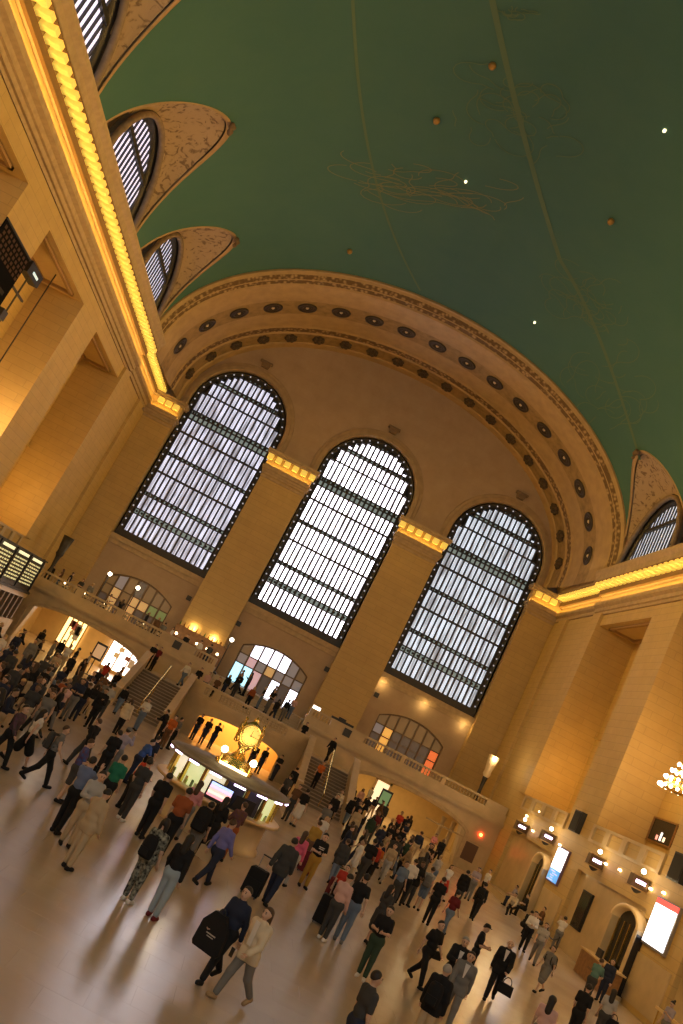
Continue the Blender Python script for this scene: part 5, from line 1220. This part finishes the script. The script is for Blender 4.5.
a6 = lab((46, 708), 'woman in white top and short black skirt walking at far left', pose='walk2', face=60, top='white', sleeve='tank', bot='black', kind='skirt', hair='long', ht=1.68, hc='k')
a7 = lab((28, 703), 'person in dark plaid shirt and black trousers at far left', pose='walk', face=110, top='charcoal', pat='plaid', sleeve='long', bot='black', ht=1.72)
a8 = lab((126, 756), 'man in green shirt with dark trousers facing the booth', pose='stand', face=10, top='green', bot='black', ht=1.70)
a9 = lab((151, 760), 'man in charcoal tee, grey jeans and white sneakers near booth', pose='relaxed', face=20, top='charcoal', bot='charcoal', shoe='white', ht=1.74)
a10 = lab((147, 755), 'person in red top leaning at the left of the booth', pose='lean', face=50, top='red', bot='black', ht=1.62)
a11 = lab((171, 774), 'man in black tee and black jeans with feet apart by the booth', pose='relaxed', face=20, top='black', bot='black', ht=1.76)
a12 = lab((168, 820), 'person in dark floral outfit and white sneakers in foreground', pose='stand', face=25, top='black', pat='floral', sleeve='tee', bot='black', botpat='floral', shoe='white', hair='bob', ht=1.70); backpack(a12, 'black backpack on the person in floral outfit')
a13 = lab((192, 836), 'woman with long black hair, black top and light jeans in foreground', pose='relaxed', face=20, top='black', sleeve='long', bot='lightdenim', hair='long', shoe='maroon', ht=1.68)
a14 = lab((235, 818), 'man in violet blue shirt and dark trousers striding by the booth', pose='walk', face=40, top='purpleblue', sleeve='long', bot='navy', hc='b', ht=1.74)
handbag(a14, 'patterned beige shopping bag beside the man in violet blue shirt', 'beige', (-.34, .02, .52), .44, 'shopping_bag')
a15 = lab((191, 789), 'man in orange-red shirt at the booth counter', pose='stand', face=5, top='rust', bot='black', ht=1.75)
a16 = lab((202, 782), 'woman in pink top in front of the booth screen', pose='hold', face=10, top='pink', sleeve='long', bot='grey', hair='long', hc='b', ht=1.70)
a17 = lab((213, 803), 'person in grey trousers carrying a large black pack by the booth', pose='stand', face=15, top='black', bot='grey', ht=1.68); backpack(a17, 'large black pack worn in front of the booth', 'black', 1.35)
a18 = lab((228, 798), 'woman dressed all in black at the booth', pose='hold', face=30, top='black', sleeve='long', bot='black', hair='long', ht=1.72)
a19 = lab((246, 803), 'woman in brown patterned top and rust trousers at the booth', pose='folded', face=330, top='brown', pat='plaid', sleeve='long', bot='rust', hc='b', ht=1.72)
a20 = lab((252, 885), 'man in dark jacket walking with a black garment bag, foreground', pose='walk', face=215, top='navy', sleeve='long', bot='black', ht=1.74)
r = empty('garment_bag', hold_at(a20, (.12, .32, .52)), a20.rotation_euler[2]+.1); tag(r, 'large black garment bag carried by the man in dark jacket', 'garment bag')
MB().prism([(-.29, 0.06), (-.25, 0), (.25, 0), (.29, .06), (.27, .44), (.12, .66), (-.12, .66), (-.27, .44)], -.05, .05).obj('bag_body', cloth('black'), r); MB().box(-.10, .10, .05, .053, .28, .30).box(-.07, .07, .05, .053, .24, .255).obj('printed_mark', cloth('lightgrey'), r)
t = MB()
for q in range(6): t.tube((.06*math.cos(PI*q/6), 0, .66+.08*math.sin(PI*q/6)), (.06*math.cos(PI*(q+1)/6), 0, .66+.08*math.sin(PI*(q+1)/6)), .012, n=5)
t.obj('handle', BLACK, r)
a21 = lab((273, 906), 'woman in cream cardigan and grey trousers striding in foreground', pose='walk2', face=225, top='cream', sleeve='jacket', bot='grey', hair='long', hc='b', shoe='tan', ht=1.68)
o = MB().prism([(-.05, 0), (.05, 0), (.055, .42), (-.055, .42)], 0, .012).obj('inner_top', cloth('white'), a21); o.location = (0, .158, 1.0); o.rotation_euler = (-.05, 0, 0)
phone(a21, 'reddish phone in the hand of the woman in cream cardigan', (.2, .25, .72))
b1 = lab((296, 838), 'man in charcoal jacket and dark jeans pulling a suitcase', pose='drag', face=20, top='charcoal', sleeve='jacket', bot='navy', ht=1.80)
q = hold_at(b1, (-.45, -.1, 0)); suitcase(q, 'black suitcase beside the man in charcoal jacket', 'black', -.3, .72)
b2 = lab((307, 832), 'woman in hot pink top behind the man in charcoal jacket', pose='stand', face=25, top='hotpink', sleeve='long', bot='lightgrey', hair='long', hc='b', ht=1.66)
q = at((303, 873), z=0); suitcase(q, 'red suitcase at the feet of the woman in pink', 'maroon', -.4, .70)
b3 = lab((327, 834), 'man in black tee with white print and mustard trousers', pose='hold', face=170, top='black', bot='mustard', ht=1.74)
r = MB().box(-.10, .10, 0, .004, 0, .025).box(-.09, .09, 0, .004, -.05, -.025).obj('shirt_print', cloth('white'), b3); r.location = (0, .142, 1.30)
lab((321, 822), 'woman in yellow top behind the man in printed tee', pose='stand', face=20, top='mustard', sleeve='long', bot='brown', hair='bun', hc='b', ht=1.66)
lab((328, 817), 'fair-haired child in white top beside the woman in yellow', pose='stand', face=190, top='white', bot='lightgrey', hair='bob', hc='y', ht=1.45)
b6 = lab((351, 875), 'man in pale pink shirt and grey trousers with white sneakers', pose='phone', face=30, top='palepink', sleeve='long', bot='charcoal', shoe='white', ht=1.70)
b7 = lab((368, 875), 'man in black tee and blue jeans with hands behind his back', pose='behind', face=8, top='black', bot='denim', shoe='grey', ht=1.80)
b8 = lab((392, 907), 'man in black tee and dark green trousers with white sneakers', pose='hold', face=200, top='black', bot='darkgreen', shoe='white', hc='k', ht=1.72)
q = at((320, 925), z=0); suitcase(q, 'large black suitcase behind the man in pale pink shirt', 'black', -.2, .78)
q = at((330, 898), z=0); suitcase(q, 'maroon suitcase behind the large black one', 'maroon', .2, .62)
lab((349, 866), 'child in red top behind the man in pale pink shirt', pose='stand', face=200, top='red', bot='black', ht=1.40)
b11 = lab((379, 973), 'man in charcoal tee cut off at the bottom edge', pose='stand', face=70, top='charcoal', bot='navy', ht=1.74)
c1 = lab((443, 919), 'woman all in black with a handbag walking in right foreground', pose='walk2', face=150, top='black', sleeve='tee', bot='black', hair='short', ht=1.72); handbag(c1, 'black handbag of the woman all in black', 'black', (-.26, .05, .80), .28)
c2 = lab((467, 938), 'grey-haired man in black jacket over white shirt', pose='hold', face=190, top='black', sleeve='jacket', bot='charcoal', hc='g', ht=1.72)
c3 = lab((487, 925), 'man in black cap and black tee reading a paper', pose='hold', face=110, top='black', bot='black', cap='black', ht=1.72)
c4 = lab((474, 950), 'man in grey suit with open white shirt at right foreground', pose='walk', face=195, top='grey', sleeve='jacket', bot='grey', ht=1.76)
c5 = lab((449, 966), 'grey-haired man in black jacket at the bottom edge', pose='stand', face=30, top='black', sleeve='jacket', bot='beige', hc='g', ht=1.72); backpack(c5, 'black backpack on the grey-haired man at the bottom edge')
c6 = lab((513, 939), 'bald man in black suit and white shirt walking with a briefcase', pose='walk2', face=200, top='black', sleeve='jacket', bot='black', hair='bald', ht=1.78); handbag(c6, 'black briefcase of the bald man in black suit', 'black', (-.32, .0, .36), .40, 'briefcase')
for p_ in (c2, c4, c6):
    o = MB().prism([(-.012, .0), (.012, .0), (.06, .30), (-.06, .30)], 0, .012).obj('shirt_front', cloth('white'), p_); o.location = (0, .165, 1.12); o.rotation_euler = (-.05, 0, 0)
lab((417, 860), 'man in white shirt and black trousers seen from behind', pose='hold', face=10, top='white', sleeve='long', bot='black', ht=1.74)
p = lab((434, 868), 'woman in light grey top and denim shorts with a pack', pose='relaxed', face=20, top='lightgrey', sleeve='tank', bot='denim', kind='shorts', hair='bun', hc='b', ht=1.68); backpack(p, 'grey backpack on the woman in denim shorts', 'grey')
lab((445, 878), 'man in black tee and black trousers beside the denim shorts', pose='relaxed', face=20, top='black', bot='black', ht=1.74)
lab((460, 890), 'person in maroon top and denim, turning away, right middle', pose='walk', face=50, top='maroon', bot='denim', ht=1.66)
p = lab((487, 882), 'man in black with a black backpack walking away, right middle', pose='walk', face=25, top='black', sleeve='long', bot='black', ht=1.74); backpack(p, 'black backpack on the man walking away, right middle')
lab((393, 886), 'woman in dark dress with dark hair, right of the pale pink shirt', pose='stand', face=60, top='charcoal', sleeve='dress', bot='charcoal', kind='skirt', hair='long', ht=1.66)
lab((397, 843), 'woman in beige blouse walking out of the right arch', pose='walk', face=200, top='beige', sleeve='long', bot='lightgrey', hair='long', hc='b', ht=1.70)
p = lab((383, 842), 'person in orange top with a red pack in the right crowd', pose='walk', face=15, top='orange', bot='black', ht=1.68); backpack(p, 'red backpack in the right crowd', 'red')
lab((412, 840), 'man in dark green shirt in the right crowd', pose='stand', face=15, top='darkgreen', bot='black', ht=1.76)
lab((434, 844), 'woman in brown patterned dress in the right crowd', pose='walk', face=30, top='tan', pat='plaid', sleeve='dress', bot='brown', kind='skirt', hair='long', hc='b', ht=1.64)
# right side by the wall
lab((469, 871), 'man in black jacket at the left of the group by the right wall', pose='stand', face=30, top='black', sleeve='jacket', bot='charcoal', ht=1.70)
lab((480, 868), 'person in lilac top in the group by the right wall', pose='hold', face=200, top='lilac', bot='grey', ht=1.70)
lab((491, 870), 'person in white top in the group by the right wall', pose='stand', face=250, top='white', bot='black', ht=1.68)
lab((453, 864), 'person in white top and red skirt near the end wall', pose='walk', face=160, top='white', sleeve='tank', bot='red', kind='skirt', hair='long', hc='b', ht=1.64)
for px, l, kw in (((519, 880), 'person in lilac shirt sitting on the ledge by the wall', dict(top='lilac', bot='navy')), ((530, 890), 'person in black sitting on the ledge by the wall', dict(top='black', bot='black')), ((546, 903), 'person in brown sitting on the ledge nearest the lit screen', dict(top='brown', bot='charcoal'))):
    yy = at(px, x=18.5)[1]; person(pos=(18.62, yy), pose='sit', face=270, label=l, ht=1.70, fz=.0, **kw)
person((516, 897), label='person in cream top crouching by the right wall', pose='crouch', face=210, top='cream', sleeve='long', bot='black', ht=1.70)
lab((528, 914), 'person in black crouching over bags by the right wall', pose='crouch', face=60, top='black', sleeve='long', bot='black', ht=1.70)
lab((537, 912), 'man in lilac white shirt and black trousers by the right wall', pose='hold', face=190, top='white', sleeve='long', bot='black', ht=1.70)
p = lab((548, 922), 'man in light grey shirt and grey trousers wearing pack straps', pose='walk', face=200, top='lightgrey', bot='grey', hc='b', ht=1.72); backpack(p, 'dark backpack on the man in light grey shirt', 'charcoal')
lab((566, 917), 'person in white shirt raising both hands near the black board', pose='photo', face=10, top='white', bot='grey', ht=1.68)
p = lab((556, 945), 'woman in grey dress with black pack walking, right foreground', pose='walk', face=235, top='grey', sleeve='dress', bot='grey', kind='skirt', hair='bun', ht=1.66); backpack(p, 'black backpack on the woman in grey dress')
lab((601, 958), 'man in teal shirt leaning on the help desk', pose='lean', face=45, top='teal', bot='charcoal', hc='b', ht=1.76)
lab((614, 960), 'attendant in dark uniform behind the help desk', pose='stand', face=220, top='navy', sleeve='long', bot='navy', ht=1.66)
lab((554, 997), 'woman with long dark hair and pale pink top at the bottom edge', pose='stand', face=30, top='palepink', bot='grey', hair='long', ht=1.68)
lab((590, 985), 'man in black tee near the help desk, bottom edge', pose='relaxed', face=40, top='black', bot='black', ht=1.72)
p = lab((615, 990), 'woman with long dark hair and grey top by the help desk', pose='stand', face=20, top='lightgrey', bot='charcoal', hair='long', ht=1.68); handbag(p, 'black shoulder bag of the woman in grey top', 'black', (.28, -.05, .80), .32)
lab((674, 1002), 'woman in lilac top beside the handrail at the right edge', pose='phone', face=250, top='lilac', bot='grey', hair='bun', ht=1.66)
# ---- around stairs and booth
lab((133, 700), 'woman in cream coat at the foot of the left stair', pose='stand', face=20, top='cream', sleeve='jacket', bot='black', hair='bob', hc='b', ht=1.66)
lab((151, 699), 'man in white shirt and jeans at the foot of the left stair', pose='hold', face=200, top='white', sleeve='long', bot='denim', ht=1.72)
lab((102, 718), 'man in black top walking alone left of the stair', pose='walk', face=300, top='black', sleeve='long', bot='charcoal', hc='b', ht=1.72)
lab((130, 729), 'person in lilac shirt and cap left of the booth', pose='photo', face=20, top='lilac', sleeve='long', bot='grey', cap='grey', ht=1.68)
lab((121, 731), 'person in black top beside the lilac shirt', pose='stand', face=330, top='black', bot='black', ht=1.68)
lab((150, 737), 'person in blue shirt at the left of the booth', pose='lean', face=60, top='blue', bot='navy', ht=1.66)
lab((160, 737), 'person in navy shirt right of the blue shirt', pose='stand', face=40, top='navy', bot='black', ht=1.68)
lab((177, 716), 'person in orange shirt at the foot of the stair', pose='stand', face=200, top='orange', bot='brown', ht=1.70)
lab((172, 711), 'person in black leaning on the stair parapet', pose='lean', face=300, top='black', sleeve='long', bot='black', ht=1.74)
lab((183, 718), 'person in grey behind the orange shirt', pose='stand', face=60, top='grey', bot='black', ht=1.66)
for px, l, kw in (((154, 650), 'man in black on the left landing, leftmost of a pair', dict(top='black', bot='black', face=190)), ((159, 653), 'man in maroon on the left landing, right of a pair', dict(top='maroon', bot='black', face=200)), ((187, 670), 'man in white shirt coming down the left landing', dict(top='white', sleeve='long', bot='denim', face=210, pose='walk')), ((201, 671), 'person in black on the landing behind the white shirt', dict(top='black', bot='navy', face=190)), ((210, 674), 'person in palepink top on the landing'.replace('palepink', 'pale pink'), dict(top='palepink', bot='grey', face=190)), ((221, 677), 'person in brown on the landing left of the centre', dict(top='brown', bot='black', face=180))):
    q = at(px, y=-7.6); person(pos=(q[0], -7.6), fz=2.35, label=l, ht=1.70, **kw)
for px, l, kw in (((306, 727), 'person in black at the right end of the bowed parapet', dict(top='black', bot='black', face=190)), ((331, 749), 'person in black coming down from the right landing', dict(top='black', sleeve='long', bot='black', face=210, pose='walk'))):
    q = at(px, y=-7.8); person(pos=(q[0], -7.8), fz=2.35, label=l, ht=1.70, **kw)
# silhouettes in the orange arch
for px, l, kw in (((219, 727), 'dark figure raising both arms in the orange arch', dict(pose='photo', face=20)), ((204, 735), 'dark figure in the orange arch, left of the raised arms', dict(face=180)), ((193, 735), 'dark figure at the left end of the orange arch', dict(face=200)), ((255, 752), 'dark figure in the orange arch right of the lamp', dict(face=180, pose='walk')), ((264, 757), 'second dark figure in the orange arch right of the lamp', dict(face=160)), ((279, 764), 'dark figure at the right end of the orange arch', dict(face=220, pose='hold'))):
    q = at(px, y=-10.9); person(pos=(q[0], -10.9), label=l, top='black', bot='navy', ht=1.66, **kw)
# right of the booth
for px, l, kw in (((298, 768), 'tall person in black right of the orange arch', dict(top='black', sleeve='long', bot='black', face=20)), ((292, 775), 'person in charcoal right of the booth roof', dict(top='charcoal', bot='black', face=330)), ((309, 790), 'woman in black top and white skirt right of the booth', dict(top='black', bot='white', kind='skirt', face=30, hair='bun')), ((301, 785), 'person in brown right of the booth', dict(top='brown', bot='charcoal', face=200)), ((332, 803), 'person in grey with white shoes right of the booth', dict(top='grey', bot='black', shoe='white', face=200, pose='walk')), ((339, 795), 'person in black at the foot of the right stair', dict(top='black', sleeve='long', bot='black', face=190)), ((346, 785), 'woman in cream at the foot of the right stair', dict(top='cream', sleeve='long', bot='tan', face=190, hair='long', hc='b')), ((314, 769), 'person in orange sitting on the right stair', dict(top='orange', bot='black', face=190))):
    q = at(px, z=1.7)
    if 'right stair' in l and 'orange' in l: person(pos=(5.3, -12.42), fz=.84, pose='stand', label=l.replace('sitting', 'standing'), ht=1.68, **kw)
    else: lab(px, l, ht=1.70, **kw)
# booth staff
for x, y, l, c in ((-.9, -36.9, 'attendant in lilac inside the booth at left', 'lilac'), (.9, -36.6, 'attendant in white inside the booth at right', 'white')):
    person(pos=(x, y), fz=-.0, label=l, top=c, sleeve='long', bot='black', face=180, ht=1.62)
# ---- crowds under the two arches and on the balcony
def crowd(zone, heads, tops, poses=('stand', 'walk', 'relaxed', 'hold', 'walk2', 'phone'), fz=0, y=None):
    for k, px in enumerate(heads):
        t = tops[k % len(tops)]; t = t if isinstance(t, tuple) else (t, ('black', 'navy', 'charcoal', 'denim', 'beige', 'grey')[int(rng.randint(6))])
        kw = dict(pose=poses[int(rng.randint(len(poses)))], face=int(rng.choice([0, 20, 340, 180, 200, 160, 90, 270])), top=t[0], bot=t[1], sleeve=('tee', 'long', 'tank', 'jacket')[int(rng.randint(4))], hair=('short', 'short', 'long', 'bun', 'bob')[int(rng.randint(5))], hc=('k', 'k', 'b', 'b', 'y')[int(rng.randint(5))], skin=('l', 'm', 'm', 'd')[int(rng.randint(4))], ht=float(rng.uniform(1.6, 1.82)), zone=zone, fz=fz)
        ok = None
        for tr in range(16):
            p2 = (px[0]+(rng.uniform(-5, 5) if tr else 0), px[1]+(rng.uniform(-3, 3) if tr else 0))
            if y is None:
                q = at(p2, z=fz+kw['ht']); ff = fz
                lim = -14.9 if 4.0 < abs(q[0]) < 7.9 else -10.9 if abs(q[0]) <= 4.0 else 6.5
                if q[1] > lim: q = at(p2, y=lim)
            elif isinstance(y, (list, tuple)): yy, ff = y[k % len(y)]; q = at(p2, y=yy)
            else: q = at(p2, y=y); ff = fz
            if all((q[0]-o_[0])**2+(q[1]-o_[1])**2 > .33 or abs(ff-o_[2]) > 1 for o_ in OCC): ok = (q[0], q[1], ff); break
        if ok: kw['fz'] = ok[2]; person(pos=ok[:2], **kw)
crowd('left arch', [(3, 622), (13, 646), (26, 629), (37, 640), (46, 629), (17, 651), (6, 661), (36, 662), (57, 641), (65, 640), (61, 654), (72, 645), (80, 648), (87, 659), (53, 666), (24, 679), (17, 689), (46, 679), (66, 679), (72, 682), (96, 671), (102, 669), (108, 674), (115, 685), (124, 667), (129, 686), (90, 676), (82, 672), (110, 662), (118, 672), (31, 668), (8, 677), (2, 690), (55, 692), (100, 684)],
      ['black', 'navy', 'black', 'grey', 'black', 'charcoal', ('black', 'black'), 'navy', 'grey', 'black', 'beige', 'white', 'black', 'brown', 'grey', ('black', 'black'), 'navy', 'charcoal', ('rust', 'black'), ('palepink', 'navy'), 'navy', 'black', 'brown', 'lightgrey', 'rust', 'black', 'navy', 'charcoal', ('red', 'navy'), 'black'])
crowd('right arch', [(356, 786), (364, 789), (374, 786), (371, 797), (366, 810), (375, 816), (353, 826), (368, 829), (359, 829), (377, 838), (394, 819), (403, 812), (412, 816), (409, 823), (391, 834), (406, 838), (423, 831), (433, 844), (437, 834), (428, 853), (365, 840), (399, 829), (418, 845), (445, 838), (385, 826), (380, 812), (350, 838), (442, 856), (424, 862), (408, 862)],
      ['black', ('palepink', 'navy'), 'grey', 'black', 'black', 'darkgreen', 'navy', 'black', 'charcoal', 'black', 'black', ('red', 'black'), 'black', 'navy', 'beige', ('green', 'black'), 'navy', 'black', 'pink', 'charcoal', 'white', 'black', 'tan', 'black', 'navy', 'maroon', 'charcoal', 'lightgrey', 'black', 'denim'])
def scatter(poly, n, seed):
    r_ = np.random.RandomState(seed); out = []; P_ = np.array(poly, float)
    while len(out) < n:
        x, y = r_.uniform(P_[:, 0].min(), P_[:, 0].max()), r_.uniform(P_[:, 1].min(), P_[:, 1].max()); ins = False; j = len(P_)-1
        for i in range(len(P_)):
            if (P_[i, 1] > y) != (P_[j, 1] > y) and x < (P_[j, 0]-P_[i, 0])*(y-P_[i, 1])/(P_[j, 1]-P_[i, 1])+P_[i, 0]: ins = not ins
            j = i
        if ins and all((x-a_)**2+(y-b_)**2 > 30 for a_, b_ in out): out.append((x, y))
    return out
crowd('left arch', scatter([(0, 628), (40, 634), (75, 645), (125, 668), (118, 690), (60, 690), (0, 690)], 30, 4), ['black', 'navy', ('black', 'black'), 'charcoal', 'black', 'grey', 'black', 'brown', 'navy', 'white'])
crowd('right arch', scatter([(356, 784), (375, 786), (412, 815), (440, 838), (430, 850), (395, 838), (352, 826)], 14, 5), ['black', 'navy', 'charcoal', 'black', 'brown', 'black', 'beige'])
crowd('upper stair', [(228, 681), (238, 684), (246, 688), (254, 690), (262, 697), (270, 700), (278, 704), (286, 708), (243, 681), (259, 688), (274, 694), (290, 712), (233, 676)], ['black', 'black', 'charcoal', 'rust', 'black', 'navy', 'black', 'black', 'brown', 'charcoal', 'black', 'palepink', 'mustard'], y=[(-3.3, 2.845), (-2.58, 3.175), (-1.86, 3.505)])
crowd('restaurant', [(45, 560), (52, 563), (60, 570), (68, 575), (82, 583), (91, 588), (113, 592), (124, 600), (150, 612), (160, 618), (176, 625), (190, 633), (206, 634), (215, 640), (169, 622)], ['white', 'black', 'brown', 'black', 'charcoal', 'grey', 'cream', 'black', 'black', 'brown', 'white', 'black', 'white', 'charcoal', 'grey'], poses=('hold', 'stand', 'phone'), fz=4.0, y=-1.4)
# unique labels for the crowds
PLACE = {'left arch': 'in the crowd before the left arch', 'right arch': 'in the crowd before the right arch', 'upper stair': 'on the middle stair', 'restaurant': 'on the balcony restaurant at left'}
BN = dict(trousers='trousers', shorts='shorts', skirt='skirt')
for zone, L_ in ZONES.items():
    D = {}
    for o in L_:
        t, sl, b, k, h, pt = DESC[o.name]; d = 'person in %s %s and %s %s' % (NAMEC.get(t, t), {'tee': 'tee', 'long': 'shirt', 'jacket': 'jacket', 'tank': 'vest', 'dress': 'dress'}[sl], NAMEC.get(b, b), BN[k])
        D.setdefault(d, []).append(o)
    for d, os_ in D.items():
        os_.sort(key=lambda o: o.location[0])
        for i, o in enumerate(os_):
            o['label'] = d+' '+PLACE[zone] if len(os_) == 1 else d+' '+PLACE[zone]+', '+['leftmost', 'second', 'third', 'fourth', 'fifth'][min(i, 4)]+' such'
            o['group'] = 'crowd '+zone
